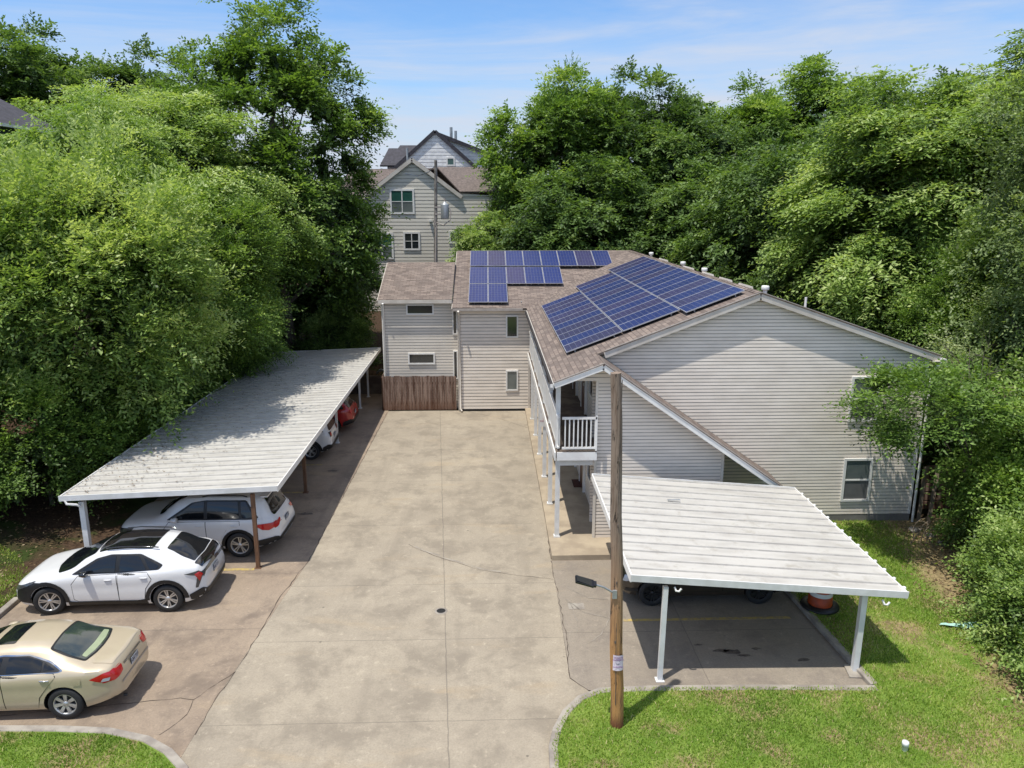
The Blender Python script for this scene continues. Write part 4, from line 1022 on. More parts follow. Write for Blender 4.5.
    def plate(s, z, rear=True, txt='4AL 618', zt=.0):
        x = s.bvh.ray_cast(Vector((9 if rear else -4, 0, z)), Vector((-1 if rear else 1, 0, 0)))[0].x
        p = MB(); sx = 1 if rear else -1
        p.box(x+.004*sx, -.155, z-.075, x+.02*sx, .155, z+.075)
        o = p.build('license_plate', 'plate', s.e, local=True)
        p = MB(); p.box(x+.002*sx, -.165, z-.085, x+.012*sx, .165, z+.085); p.build('plate_frame', 'black', o, local=True)
        if rear:
            t = text_mesh('plate_number', txt, .095, 'ink', o, (x+.0215, 0, z), (math.pi/2, 0, math.pi/2), local=True)
            dn = MB(); dn.box(x+.0205,-.15,z+.052,x+.021,.15,z+.068); dn.build('plate_band', 'blueh', o, local=True)
def rr_poly(pts, r=.04, n=4):
    """round the corners of an outline"""
    out = []; k = len(pts)
    for i in range(k):
        p0, p1, p2 = Vector(pts[i-1]), Vector(pts[i]), Vector(pts[(i+1) % k])
        a = p1+(p0-p1).normalized()*min(r, (p0-p1).length*.45); b = p1+(p2-p1).normalized()*min(r, (p2-p1).length*.45)
        for j in range(n+1):
            t = j/n; q = a*(1-t)**2+p1*2*t*(1-t)+b*t*t; out.append((q.x, q.y))
    return out

# --- white crossover with black roof and cladding
S = dict(L=4.62, Wmax=.925, rw=.36, rr=.245, wx=(.87,3.72), spokes=6, dbl=True, steer=.22, mirror='blackgloss', spin=.2,
    top=[(0,.66),(.06,.78),(.25,.90),(.65,.99),(.95,1.05),(1.2,1.14),(1.6,1.33),(2.0,1.50),(2.3,1.575),(2.8,1.605),(3.3,1.595),(3.68,1.55),(4.0,1.42),(4.38,1.21),(4.50,1.16),(4.57,1.04),(4.62,.80)],
    belt=[(0,.60),(.06,.68),(.25,.80),(.9,.93),(1.6,.99),(3.0,1.03),(3.9,1.12),(4.3,1.13),(4.50,1.08),(4.62,.78)],
    W=[(0,.66),(.05,.74),(.2,.84),(.5,.905),(.9,.925),(2.2,.905),(3.8,.925),(4.2,.90),(4.42,.84),(4.55,.77),(4.62,.69)],
    Wt=[(0,.6),(1.6,.66),(2.2,.61),(3.4,.57),(4.2,.54),(4.69,.5)],
    bot=[(0,.30),(.2,.22),(.6,.19),(4.1,.20),(4.4,.27),(4.69,.42)])
c = Car(S, 'white_crossover', 'white crossover car with black roof and black wheel arches parked at the kerb', (-11.66,18.06,0), R(1.0), 'pwhite')
c.patch('roof', rr_poly([(2.06,.57),(3.36,.56),(3.36,-.56),(2.06,-.57),(1.98,-.25),(1.98,.25)],.06), 'blackgloss', 'top', .008)
c.patch('windshield', rr_poly([(1.12,.76),(1.45,.72),(1.97,.56),(1.93,.0),(1.97,-.56),(1.45,-.72),(1.12,-.76),(.98,-.35),(.96,0),(.98,.35)],.06), 'cglass', 'top', .008)
c.patch('rear_window', rr_poly([(3.66,.50),(4.34,.60),(4.38,0),(4.34,-.60),(3.66,-.50),(3.68,0)],.05), 'cglass', 'top', .008)
c.patch('spoiler_lip', rr_poly([(4.36,.68),(4.52,.64),(4.57,0),(4.52,-.64),(4.36,-.68),(4.40,0)],.03), 'blackgloss', 'top', .012)
c.patch('window_surround', rr_poly([(1.46,1.03),(2.05,1.38),(2.4,1.465),(3.1,1.46),(3.66,1.22),(3.56,1.12),(2.6,1.055)],.05), 'black', 'side', .006)
c.patch('front_window', rr_poly([(1.66,1.08),(2.12,1.36),(2.40,1.43),(2.52,1.435),(2.50,1.075)],.03), 'cglass', 'side', .012)
c.patch('rear_side_window', rr_poly([(2.60,1.08),(2.63,1.435),(3.06,1.42),(3.26,1.115)],.03), 'cglass', 'side', .012)
c.patch('quarter_window', rr_poly([(3.34,1.125),(3.18,1.38),(3.56,1.20),(3.50,1.135)],.02), 'cglass', 'side', .012)
c.patch('arch_cladding', arc_pts(.87,.36,.525,178,-2)+list(reversed(arc_pts(.87,.36,.425,178,-2))), 'black', 'side', .014, step=.04)
c.patch('arch_cladding', arc_pts(3.72,.36,.525,182,2)+list(reversed(arc_pts(3.72,.36,.425,182,2))), 'black', 'side', .014, step=.04)
c.patch('front_cladding', rr_poly([(.06,.34),(.10,.62),(.45,.86),(.85,.86),(.55,.72),(.47,.5),(.5,.32)],.05), 'black', 'side', .01)
c.patch('sill_cladding', [(1.35,.22),(3.24,.22),(3.24,.40),(3.0,.35),(1.5,.35),(1.35,.38)], 'black', 'side', .012)
c.patch('rear_bumper', rr_poly([(-.72,.30),(.72,.30),(.72,.56),(.5,.50),(-.5,.50),(-.72,.56)],.04), 'black', 'rear', .012)
c.patch('rear_bumper', rr_poly([(4.27,.30),(4.25,.46),(4.55,.60),(4.62,.55),(4.62,.30)],.03), 'black', 'side', .012)
c.patch('taillight', rr_poly([(-.74,.86),(-.74,1.0),(0,1.04),(.74,1.0),(.74,.86),(.60,.94),(-.60,.94)],.02), 'lampd', 'rear', .012)
c.patch('taillight', rr_poly([(4.16,1.0),(4.48,1.05),(4.58,.95),(4.46,.62),(4.40,.62),(4.46,.93)],.02), 'lampd', 'side', .012)
c.patch('taillight_lens', rr_poly([(4.40,.98),(4.50,1.02),(4.56,.94),(4.50,.78)],.01), 'red', 'side', .018)
c.patch('headlight', rr_poly([(.03,.66),(.10,.74),(.62,.90),(.55,.84),(.12,.64)],.02), 'lampd', 'side', .016)
c.patch('grille', rr_poly([(-.6,.25),(.6,.25),(.66,.55),(.3,.62),(-.3,.62),(-.66,.55)],.04), 'black', 'front', .012)
c.door([(1.50,.42),(1.47,.80),(1.62,.99),(2.53,1.03),(2.56,.36),(1.6,.36)], (2.34,.90))
c.door([(2.575,.36),(2.57,1.035),(3.28,1.06),(3.38,.90),(3.22,.66),(3.17,.36)], (3.20,.94))
c.mirror(1.82,1.02); c.plate(.80)
for sgn in (-1,1):
    mbx = MB(); mbx.tube([(2.25,sgn*.60,1.60),(2.6,sgn*.60,1.632),(3.3,sgn*.58,1.612),(3.5,sgn*.57,1.585)], .016, 6)
    mbx.build('roof_rail', 'blackgloss', c.e, local=True)

# --- white three-row SUV
S = dict(L=4.97, Wmax=.985, rw=.375, rr=.26, wx=(.93,3.85), spokes=5, dbl=True, handle='pwhite', spin=.5,
    top=[(0,.78),(.06,.96),(.25,1.04),(1.15,1.14),(1.35,1.20),(1.7,1.42),(2.05,1.64),(2.35,1.73),(2.9,1.77),(3.9,1.76),(4.3,1.735),(4.48,1.70),(4.60,1.52),(4.76,1.18),(4.86,1.08),(4.93,.98),(4.97,.70)],
    belt=[(0,.70),(.1,.86),(.4,.96),(1.3,1.06),(3.0,1.10),(4.2,1.14),(4.6,1.12),(4.85,1.02),(4.97,.68)],
    W=[(0,.72),(.05,.82),(.2,.91),(.5,.965),(.9,.985),(4.1,.985),(4.5,.95),(4.75,.90),(4.9,.83),(4.97,.77)],
    Wt=[(0,.6),(1.7,.70),(2.3,.72),(4.2,.70),(4.97,.62)],
    bot=[(0,.34),(.2,.26),(.6,.22),(4.2,.24),(4.6,.32),(4.97,.46)])
def dress_suv(c, dark_arch=True, x_off=0, rear_glass=True, plate='7KX 204'):
    S = c.S; L = S['L']; a, b = S['wx']; rw = S['rw']
    zt = max(p[1] for p in S['top']); zbelt = S['belt'][4][1]
    top_at = lambda x: np.interp(x, *zip(*S['top']))
    k = (zt-zbelt)
    x0 = a+.62; x3 = S['gx']                                   # front / rear foot of the side glass
    bx = x0+1.0+.12; cx_ = bx+.92
    zl = zbelt+.045; zh = zt-.135
    c.patch('window_surround', rr_poly([(x0,zl-.02),(x0+.72,zh-.03),(x0+1.1,zh+.03),(x3-.35,zh+.02),(x3,zl+.03),(x3-.1,zl),(bx,zl-.02)],.05), 'black', 'side', .006)
    c.patch('front_window', rr_poly([(x0+.16,zl+.02),(x0+.80,zh-.04),(x0+1.05,zh-.005),(bx-.05,zh-.005),(bx-.06,zl+.02)],.03), 'cglass', 'side', .012)
    c.patch('rear_side_window', rr_poly([(bx+.04,zl+.02),(bx+.04,zh-.005),(cx_-.03,zh-.01),(cx_+.02,zl+.03)],.03), 'cglass', 'side', .012)
    c.patch('quarter_window', rr_poly([(cx_+.09,zl+.035),(cx_+.05,zh-.015),(x3-.37,zh-.02),(x3-.12,zl+.06)],.03), 'cglass', 'side', .012)
    c.patch('windshield', rr_poly([(a+.35,.66),(a+1.12,.58),(a+1.14,0),(a+1.12,-.58),(a+.35,-.66),(a+.24,-.3),(a+.24,.3)],.06), 'cglass', 'top', .008)
    c.patch('rear_window', rr_poly([(-.64,zbelt+.06),(.64,zbelt+.06),(.55,zt-.12),(-.55,zt-.12)],.08), 'cglass', 'rear', .012)
    c.patch('rear_bumper', rr_poly([(-.80,.36),(.80,.36),(.80,.60),(-.80,.60)],.05), 'black', 'rear', .014)
    c.patch('rear_bumper', rr_poly([(b+.45,.34),(b+.5,.52),(L-.12,.62),(L-.02,.6),(L-.02,.36)],.03), 'black', 'side', .014)
    if dark_arch:
        for wx in (a, b): c.patch('arch_cladding', arc_pts(wx,rw,rw+.125,182,-2)+list(reversed(arc_pts(wx,rw,rw+.045,182,-2))), 'black', 'side', .012, step=.04)
        c.patch('sill_cladding', [(a+.47,.26),(b-.47,.26),(b-.47,.38),(a+.47,.38)], 'black', 'side', .012)
    c.door([(x0-.04,.46),(x0-.08,.85),(x0+.08,zbelt-.03),(bx-.02,zbelt-.01),(bx,.40),(x0+.05,.40)], (bx-.2,zbelt-.14))
    c.door([(bx+.015,.40),(bx+.0,zbelt-.01),(cx_+.02,zbelt),(cx_+.03,.98),(b-.34,.86),(b-.50,.62),(b-.51,.40)], (cx_-.12,zbelt-.13))
    c.mirror(x0+.28, zbelt+.0); c.plate(.86 if L > 4.5 else .80, txt=plate)
    for sgn in (-1, 1):
        rl = MB(); rl.tube([(x0+1.0,sgn*(c.S['Wt'][2][1]-.03),zt-.03),(x0+1.2,sgn*(c.S['Wt'][2][1]-.03),zt+.02),(x3-.5,sgn*(c.S['Wt'][3][1]-.03),zt+.0),(x3-.35,sgn*(c.S['Wt'][3][1]-.03),zt-.04)], .016, 6); rl.build('roof_rail', 'black', c.e, local=True)
S['gx'] = 4.42
fx = lambda x: x*2.0/2.4 if x < 2.4 else x-.4
for k_ in ('top','belt','W','Wt','bot'): S[k_] = [(fx(x), v) for x, v in S[k_]]
S['L'] = 4.57; S['wx'] = (.80, 3.45); S['gx'] = 4.02
c = Car(S, 'white_suv', 'large white sport utility vehicle parked nearest under the long carport', (-10.53,21.2,0), R(-1), 'pwhite')
dress_suv(c)
c.patch('sunroof', rr_poly([(1.95,.40),(2.5,.40),(2.5,-.40),(1.95,-.40)],.06), 'cglass', 'top', .008)
c.patch('taillight', rr_poly([(3.88,1.00),(4.22,1.02),(4.53,1.04),(4.55,.95),(4.30,.82),(4.12,.84)],.03), 'red', 'side', .016)
c.patch('taillight', rr_poly([(-.86,.86),(-.86,1.0),(-.5,1.05),(-.48,1.0),(-.7,.9)],.02), 'red', 'rear', .014)
c.patch('taillight', rr_poly([(.86,.86),(.86,1.0),(.5,1.05),(.48,1.0),(.7,.9)],.02), 'red', 'rear', .014)
c.patch('headlight', rr_poly([(.04,.74),(.10,.88),(.55,.95),(.42,.82),(.12,.72)],.02), 'lampd', 'side', .016)
c.patch('grille', rr_poly([(-.6,.40),(.6,.40),(.66,.85),(-.66,.85)],.04), 'black', 'front', .012)
c.patch('bumper_trim', rr_poly([(-.5,.40),(.5,.40),(.45,.47),(-.45,.47)],.02), 'chrome', 'rear', .02)
mbx = MB(); mbx.box(4.02,-.60,1.68,4.22,.60,1.715); mbx.build('spoiler', 'pwhite', c.e, local=True)

# --- small white SUV, red SUV, black off-roader deeper in the carport
S2 = dict(L=4.24, Wmax=.90, rw=.35, rr=.235, wx=(.85,3.42), spokes=5, dbl=True, gx=3.95,
    top=[(0,.75),(.06,.92),(.25,1.0),(1.05,1.10),(1.25,1.2),(1.6,1.45),(1.85,1.63),(2.2,1.68),(3.8,1.66),(3.98,1.62),(4.08,1.30),(4.14,1.10),(4.20,.98),(4.24,.68)],
    belt=[(0,.68),(.1,.85),(.4,.95),(1.3,1.03),(3.0,1.05),(3.8,1.08),(4.0,1.07),(4.18,.98),(4.24,.66)],
    W=[(0,.70),(.05,.78),(.2,.85),(.5,.89),(.9,.90),(3.6,.90),(3.95,.88),(4.12,.84),(4.2,.79),(4.24,.74)],
    Wt=[(0,.6),(1.7,.68),(2.2,.68),(3.8,.66),(4.24,.60)],
    bot=[(0,.34),(.2,.26),(.6,.22),(3.7,.24),(4.0,.32),(4.24,.44)])
c = Car(S2, 'small_white_suv', 'small boxy white car with round dark-trimmed tail lamps under the middle of the long carport', (-10.45,29.5,0), R(1), 'pwhite')
dress_suv(c, plate='GRT 512')
for y in (-.62,.62):
    c.patch('taillight_trim', rr_poly([(y-.13,.88),(y+.13,.88),(y+.13,1.08),(y-.13,1.08)],.03), 'black', 'rear', .012)
    c.patch('taillight', rr_poly([(y-.09,.92),(y+.09,.92),(y+.09,1.04),(y-.09,1.04)],.03), 'red', 'rear', .02)
S3 = dict(S2); S3.update(L=4.45, gx=4.08, wx=(.88,3.54), Wmax=.91, top=[(0,.70),(.06,.85),(.25,.95),(1.1,1.05),(1.3,1.15),(1.7,1.42),(2.0,1.60),(2.4,1.66),(3.6,1.62),(3.9,1.56),(4.12,1.32),(4.28,1.08),(4.38,.98),(4.45,.68)],
    belt=[(0,.62),(.1,.8),(.4,.90),(1.3,.99),(3.0,1.03),(3.9,1.08),(4.2,1.06),(4.38,.96),(4.45,.66)],
    W=[(0,.68),(.05,.76),(.2,.84),(.5,.89),(.9,.91),(3.6,.91),(4.0,.88),(4.25,.82),(4.38,.74),(4.45,.66)], Wt=[(0,.6),(1.7,.66),(2.2,.64),(3.8,.58),(4.45,.5)],
    bot=[(0,.34),(.2,.26),(.6,.22),(3.7,.22),(4.1,.30),(4.45,.44)])
c = Car(S3, 'red_suv', 'bright red hatchback sport utility car under the long carport beside a white post', (-10.42,33.1,0), 0, 'pred')
dress_suv(c, dark_arch=False, plate='BNV 873')
c.patch('bumper_trim', rr_poly([(-.6,.40),(.6,.40),(.55,.47),(-.55,.47)],.02), 'chrome', 'rear', .02)
for y in (-.60,.60): c.patch('taillight', rr_poly([(y-.16,.90),(y+.16,.92),(y+.1,1.04),(y-.16,1.02)],.03), 'red', 'rear', .014)
S4 = dict(S2); S4.update(L=4.0, gx=3.75, wx=(.8,3.25), rw=.39, rr=.22, top=[(0,.85),(.06,1.0),(.25,1.08),(1.05,1.14),(1.25,1.25),(1.5,1.6),(1.7,1.74),(2.2,1.78),(3.8,1.76),(3.92,1.70),(3.96,1.3),(3.98,1.10),(4.0,.75)],
    W=[(0,.70),(.05,.78),(.2,.85),(.5,.89),(.9,.90),(3.6,.90),(3.9,.88),(3.96,.86),(4.0,.82)], belt=[(0,.68),(.1,.85),(.4,.95),(1.3,1.08),(3.0,1.10),(3.8,1.10),(3.95,1.08),(4.0,.7)], bot=[(0,.44),(.2,.40),(3.6,.40),(4.0,.5)])
c = Car(S4, 'black_offroader', 'black off-road car with a tail mounted spare wheel at the carport far end', (-11.15,36.9,0), 0, 'pblack')
dress_suv(c, plate='TDE 330')
w = bpy.data.objects.new('spare_wheel', None); COL.objects.link(w); w.parent = c.e; w.location = (4.16,.05,1.0); w.rotation_euler = (0,0,math.pi/2)
for ch in [o for o in COL.objects if o.parent and o.parent.parent is c.e and o.name.split('.')[0] in ('tyre','rim')][:2]:
    o = ch.copy(); COL.objects.link(o); o.parent = w
mbx = MB(); mbx.lathe([(.0,.115),(.16,.12),(.24,.10)], (0,0,0), 24, 0, 'y')
# --- dark car under the short carport
S5 = dict(S3); S5.update(L=4.45, gx=4.0, wx=(.78,3.48), rimmat='black', rw=.35)
c = Car(S5, 'dark_brown_car', 'dark brown car parked in the shade under the short carport', (3.27,18.02,0), 0, 'pbrown')
dress_suv(c, dark_arch=False, plate='HWC 941')
c.patch('headlight', rr_poly([(.04,.66),(.10,.80),(.50,.88),(.40,.76),(.12,.66)],.02), 'lampw', 'side', .016)
c.patch('bumper_vent', rr_poly([(.08,.40),(.10,.48),(.40,.50),(.42,.42)],.02), 'black', 'side', .012)
c.patch('grille', rr_poly([(-.6,.40),(.6,.40),(.60,.7),(-.60,.7)],.04), 'black', 'front', .012)

# --- gold sedan
S = dict(L=4.86, Wmax=.91, rw=.335, rr=.225, wx=(.98,3.86), spokes=7, dbl=False, handle='chrome', spin=.15,
    top=[(0,.60),(.06,.70),(.25,.79),(.8,.89),(1.3,.96),(1.55,1.04),(1.9,1.21),(2.25,1.33),(2.55,1.39),(2.9,1.415),(3.3,1.40),(3.55,1.355),(3.85,1.24),(4.12,1.12),(4.3,1.06),(4.6,1.045),(4.72,1.02),(4.80,.93),(4.86,.68)],
    belt=[(0,.52),(.1,.66),(.4,.76),(1.3,.88),(2.4,.93),(3.6,.97),(4.2,.99),(4.6,.97),(4.76,.90),(4.86,.64)],
    W=[(0,.62),(.05,.70),(.2,.80),(.5,.88),(.95,.91),(2.0,.90),(3.8,.91),(4.2,.895),(4.5,.85),(4.7,.78),(4.8,.71),(4.86,.62)],
    Wt=[(0,.6),(1.7,.62),(2.3,.57),(3.4,.55),(3.9,.58),(4.86,.6)],
    bot=[(0,.26),(.2,.20),(.6,.17),(4.2,.19),(4.5,.26),(4.86,.36)])
c = Car(S, 'gold_sedan', 'metallic gold sedan with red tail lamps parked in the open near the front kerb', (-12.16,14.0,0), R(1.5), 'pgold')
c.patch('windshield', rr_poly([(1.42,.58),(2.22,.50),(2.2,0),(2.22,-.50),(1.42,-.58),(1.30,-.3),(1.30,.3)],.06), 'cglass', 'top', .008)
c.patch('sunroof', rr_poly([(2.38,.38),(2.80,.40),(2.80,-.40),(2.38,-.38)],.05), 'cglass', 'top', .008)
c.patch('window_surround', rr_poly([(3.52,.535),(4.20,.60),(4.27,.30),(4.29,0),(4.27,-.30),(4.20,-.60),(3.52,-.535),(3.50,0)],.06), 'black', 'top', .006)
rg = c.patch('rear_window', rr_poly([(3.56,.50),(4.18,.56),(4.24,.28),(4.255,0),(4.24,-.28),(4.18,-.56),(3.56,-.50),(3.54,0)],.05), 'cglass2', 'top', .010)
c.patch('parcel_shelf', rr_poly([(4.08,.48),(4.17,.50),(4.215,.25),(4.225,0),(4.215,-.25),(4.17,-.50),(4.08,-.48),(4.11,0)],.03), 'shelf', 'top', .013, parent=rg[0])
c.patch('window_surround', rr_poly([(1.66,.94),(2.3,1.22),(2.7,1.285),(3.2,1.28),(3.60,1.17),(3.88,1.03),(3.78,1.0),(2.7,.965)],.04), 'chrome', 'side', .004)
c.patch('window_surround', rr_poly([(1.70,.955),(2.32,1.205),(2.7,1.265),(3.2,1.26),(3.58,1.15),(3.84,1.03),(3.76,1.01),(2.7,.98)],.04), 'black', 'side', .007)
c.patch('front_window', rr_poly([(1.86,.985),(2.34,1.18),(2.62,1.24),(2.70,1.245),(2.66,.995)],.03), 'cglass', 'side', .012)
c.patch('rear_side_window', rr_poly([(2.80,1.0),(2.82,1.25),(3.18,1.245),(3.46,1.17),(3.46,1.02)],.03), 'cglass', 'side', .012)
c.patch('quarter_window', rr_poly([(3.50,1.03),(3.50,1.155),(3.72,1.05)],.015), 'cglass', 'side', .012)
c.door([(1.55,.38),(1.50,.70),(1.66,.92),(2.70,.965),(2.74,.28),(1.65,.28)], (2.55,.83))
c.door([(2.755,.28),(2.72,.965),(3.70,.99),(3.74,.93),(3.58,.74),(3.41,.52),(3.36,.28)], (3.54,.87))
c.patch('fuel_door', rr_poly([(4.05,.74),(4.07,.88),(4.22,.88),(4.20,.74)],.02), 'pgold', 'side', .007)
c.mirror(1.98,.95)
c.patch('taillight', rr_poly([(4.36,.84),(4.60,.93),(4.80,.94),(4.86,.86),(4.80,.74),(4.60,.74)],.03), 'red', 'side', .012)
for sgn in (-1,1): c.patch('taillight', rr_poly([(sgn*.82,.72),(sgn*.82,.92),(sgn*.44,.92),(sgn*.48,.80)],.02), 'red', 'rear', .012)
c.patch('reverse_light', rr_poly([(4.56,.765),(4.60,.83),(4.72,.83),(4.70,.765)],.015), 'lampw', 'side', .018)
c.patch('boot_trim', rr_poly([(-.40,.86),(.40,.86),(.38,.90),(-.38,.90)],.01), 'chrome', 'rear', .016)
c.patch('boot_lid', rr_poly([(4.32,.62),(4.70,.60),(4.73,0),(4.70,-.60),(4.32,-.62),(4.36,0)],.05), 'pgold', 'top', .006)
c.patch('headlight', rr_poly([(.06,.60),(.12,.70),(.55,.80),(.45,.68),(.12,.58)],.02), 'lampw', 'side', .016)
c.patch('grille', rr_poly([(-.4,.36),(.4,.36),(.42,.6),(-.42,.6)],.04), 'black', 'front', .012)
c.plate(.76, txt='AB4 729')
c.patch('bumper_step', rr_poly([(-.62,.60),(.62,.60),(.6,.635),(-.6,.635)],.01), 'gutter', 'rear', .01)
mbx = MB(); mbx.tube([(4.80,-.5,.25),(4.88,-.5,.25)], .035, 8); mbx.build('exhaust', 'dkmetal', c.e, local=True)

# ------------------------------------------------------------------ foliage
def unit(v): return v/np.maximum(np.linalg.norm(v, axis=-1, keepdims=True), 1e-9)
def crown(seed, rx, ry, rz, nl, nt, nleaf, L, W, twig=.8, droop=.3, flat=.5, lobe=(.26,.42), fill=900, fsize=.5, bottom=-.8, upb=.25, sparse=0.0, shape='ellipsoid'):
    g = np.random.default_rng(seed); Rv = np.array([rx, ry, rz])
    d = unit(g.normal(size=(nl*3, 3))); d = d[d[:, 2] > bottom][:nl]; nl = len(d)
    rad = g.uniform(*lobe, size=nl)
    rr = (1-rad*.75)*g.uniform(.40, 1.15, size=nl)**.55
    az, el = np.arctan2(d[:, 1], d[:, 0]), np.arcsin(np.clip(d[:, 2], -1, 1)); ph = g.uniform(0, 6.28, 4)
    md = .15*np.sin(2*az+ph[0])+.13*np.sin(4*az+3*el+ph[1])+.13*np.sin(5*el+2*az+ph[2])+.08*np.sin(7*az-4*el+ph[3])
    rr = rr*(1+.85*md); rr = np.where(rr > .95, .95+(rr-.95)*.35, rr); keep = (md > -.20) | (g.uniform(size=nl) < .35)
    d, rr, rad = d[keep], rr[keep], rad[keep]; nl = len(d)
    C = d*rr[:, None]*Rv
    if shape == 'cone': k = 1-.45*np.clip(C[:, 2]/rz, 0, 1); C[:, :2] *= k[:, None]
    lr = rad*(rx*ry*min(rz, 1.4*rx))**(1/3)
    # twigs
    li = np.repeat(np.arange(nl), (nt*(rad/rad.mean())**2).astype(int)+1)
    T = len(li)
    td = unit(g.normal(size=(T, 3)) + .75*d[li] + np.array([0,0,upb]))
    shell = g.uniform(0, 1, size=T)**.45
    base = C[li]+td*(lr[li]*shell)[:, None]*np.array([1,1,.85])
    out = unit(base/Rv*1.0)
    t = unit(td*.8+out*.6+g.normal(size=(T, 3))*.35); t[:, 2] *= flat; t[:, 2] -= droop*.3; t = unit(t)
    tl = twig*g.uniform(.5, 1.3, size=T)*np.where(g.uniform(size=T) < .07, 1.9, 1.0)
    upv = unit(np.array([0,0,1.0])+g.normal(size=(T, 3))*.30+out*.45)
    side = unit(np.cross(t, upv)); nrm = unit(np.cross(side, t))
    twt = g.normal(size=T)*.12; lobet = (g.normal(size=nl)*.12)[li]+.20*(td[:, 2]-.15)+.12*(shell-.8)  # lobe tops tinted lighter and insides darker, as light from above would
    # leaves
    k = nleaf
    u = (np.arange(k)+.5)/k; sgn = np.where(np.arange(k) % 2, 1.0, -1.0)
    P = base[:, None]+t[:, None]*(tl[:, None]*u)[..., None]
    P[..., 2] -= droop*(tl[:, None]*u**2)
    P += g.normal(size=P.shape)*.035
    ld = unit(t[:, None]*.65+side[:, None]*sgn[None, :, None]*.8+g.normal(size=P.shape)*.28-np.array([0,0,droop*.8]))
    nn = unit(nrm[:, None]+g.normal(size=P.shape)*.30)
    wv = unit(np.cross(ld, nn)); nn2 = np.cross(wv, ld)
    ls = L*g.uniform(.5, 1.4, size=P.shape[:2])[..., None]; ws = W*g.uniform(.7, 1.2, size=P.shape[:2])[..., None]
    P0 = P; P1_ = P+ld*ls*.45+wv*ws*.5-nn2*ws*.12; P2_ = P+ld*ls; P3 = P+ld*ls*.45-wv*ws*.5-nn2*ws*.12
    V = np.stack([P0, P1_, P2_, P3], axis=2).reshape(-1, 3)
    hgt = np.linalg.norm(base/Rv, axis=1)
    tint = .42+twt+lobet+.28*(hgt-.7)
    tint = np.clip(tint[:, None]+g.normal(size=(T, k))*.09+.12*(u-.5), .02, 1)
    tint = np.repeat(tint.reshape(-1), 4)
    # inner mass: larger leaf clumps deep in the lobes, interior shade painted as darkest tint
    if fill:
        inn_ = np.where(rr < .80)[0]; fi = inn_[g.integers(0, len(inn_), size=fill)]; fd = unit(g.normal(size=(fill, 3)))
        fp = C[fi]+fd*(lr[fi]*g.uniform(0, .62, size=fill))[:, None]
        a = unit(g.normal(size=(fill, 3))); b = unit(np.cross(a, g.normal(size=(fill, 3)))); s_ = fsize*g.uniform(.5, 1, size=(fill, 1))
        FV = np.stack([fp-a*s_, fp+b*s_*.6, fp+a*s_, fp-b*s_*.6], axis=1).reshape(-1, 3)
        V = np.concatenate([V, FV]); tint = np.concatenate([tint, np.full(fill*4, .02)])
    return V, tint, C, lr
def leaf_mesh(name, V, tint, mat):
    n = len(V)//4; me = bpy.data.meshes.new(name)
    me.vertices.add(len(V)); me.vertices.foreach_set('co', V.astype(np.float32).ravel())
    me.loops.add(n*4); me.loops.foreach_set('vertex_index', np.arange(n*4, dtype=np.int32))
    me.polygons.add(n); me.polygons.foreach_set('loop_start', np.arange(0, n*4, 4, dtype=np.int32)); me.polygons.foreach_set('loop_total', np.full(n, 4, dtype=np.int32))
    at = me.attributes.new('tint', 'FLOAT', 'POINT'); at.data.foreach_set('value', tint.astype(np.float32))
    me.materials.append(MT[mat]); me.update(calc_edges=True)
    return me
def limbs_mesh(name, C, lr, rz, below, r0, seed=0, nl=14):
    """tapered trunk from -rz-below up through the crown, with limbs to the lobes"""
    g = random.Random(seed); mb = MB(); base = Vector((0,0,-rz-below))
    k = 8; top = rz*.55
    pts = [Vector((g.uniform(-.12,.12)*i, g.uniform(-.12,.12)*i, base.z+(top-base.z)*i/(k-1))) for i in range(k)]; pts[0] = base
    mb.tube([base+Vector((0,0,-.3))]+pts, [r0*1.35]+[r0*(1-.85*i/(k-1)) for i in range(k)], 9)
    idx = np.argsort(-lr)[:nl]
    for i in idx:
        c_ = Vector(C[i]); j = max(1, min(k-2, int((c_.z*.55-abs(c_.xy.length)*.45-base.z)/(top-base.z)*(k-1))))
        a = pts[j]; m1 = a.lerp(c_, .5)+Vector((g.uniform(-.3,.3), g.uniform(-.3,.3), .25)); r_ = r0*(1-.85*j/(k-1))*.5
        mb.tube([a, m1, c_], [r_, r_*.6, r_*.18], 6, cap=False)
        for q in range(3):
            e = c_+Vector((g.uniform(-1,1), g.uniform(-1,1), g.uniform(-.4,1)))*lr[i]*.8
            mb.tube([m1.lerp(c_, .5), m1.lerp(e, .7), e], [r_*.3, r_*.2, r_*.06], 5, cap=False)
    o = mb.build(name, 'bark'); me = o.data; bpy.data.objects.remove(o); return me
STY = {}
def style(key, seed, mat, R3, below, r0, **kw):
    V, t, C, lr = crown(seed, *R3, **kw)
    STY[key] = (leaf_mesh('crown', V, t, mat), limbs_mesh('trunk', C, lr, R3[2], below, r0, seed), R3, below)
TREES = []
def tree(key, name, label, x, y, top, rot=0, sc=1.0, sz=None, group=None, cat='tree', mat=None, gz=None, off=(0,0)):
    me, tr, R3, below = STY[key]
    z0 = terr(x, y) if gz is None else gz
    sz = sz or sc
    e = thing(name, label, cat, (x, y, z0), group, rot)
    zc = top-R3[2]*sz-z0
    c = bpy.data.objects.new('crown', me); COL.objects.link(c); c.parent = e; c.location = (off[0],off[1],zc); c.scale = (sc, sc, sz)
    if mat:
        c.material_slots[0].link = 'OBJECT'; c.material_slots[0].material = MT[mat]
    t = bpy.data.objects.new('trunk', tr); COL.objects.link(t); t.parent = e
    # trunk reaches from the ground: its foot sits at -(rz+below) of the crown centre
    foot = (R3[2]+below)*sz
    t.location = (0,0,zc); t.scale = (sc, sc, max(sz, zc/(R3[2]+below)) if zc > 0 else sz)
    return e
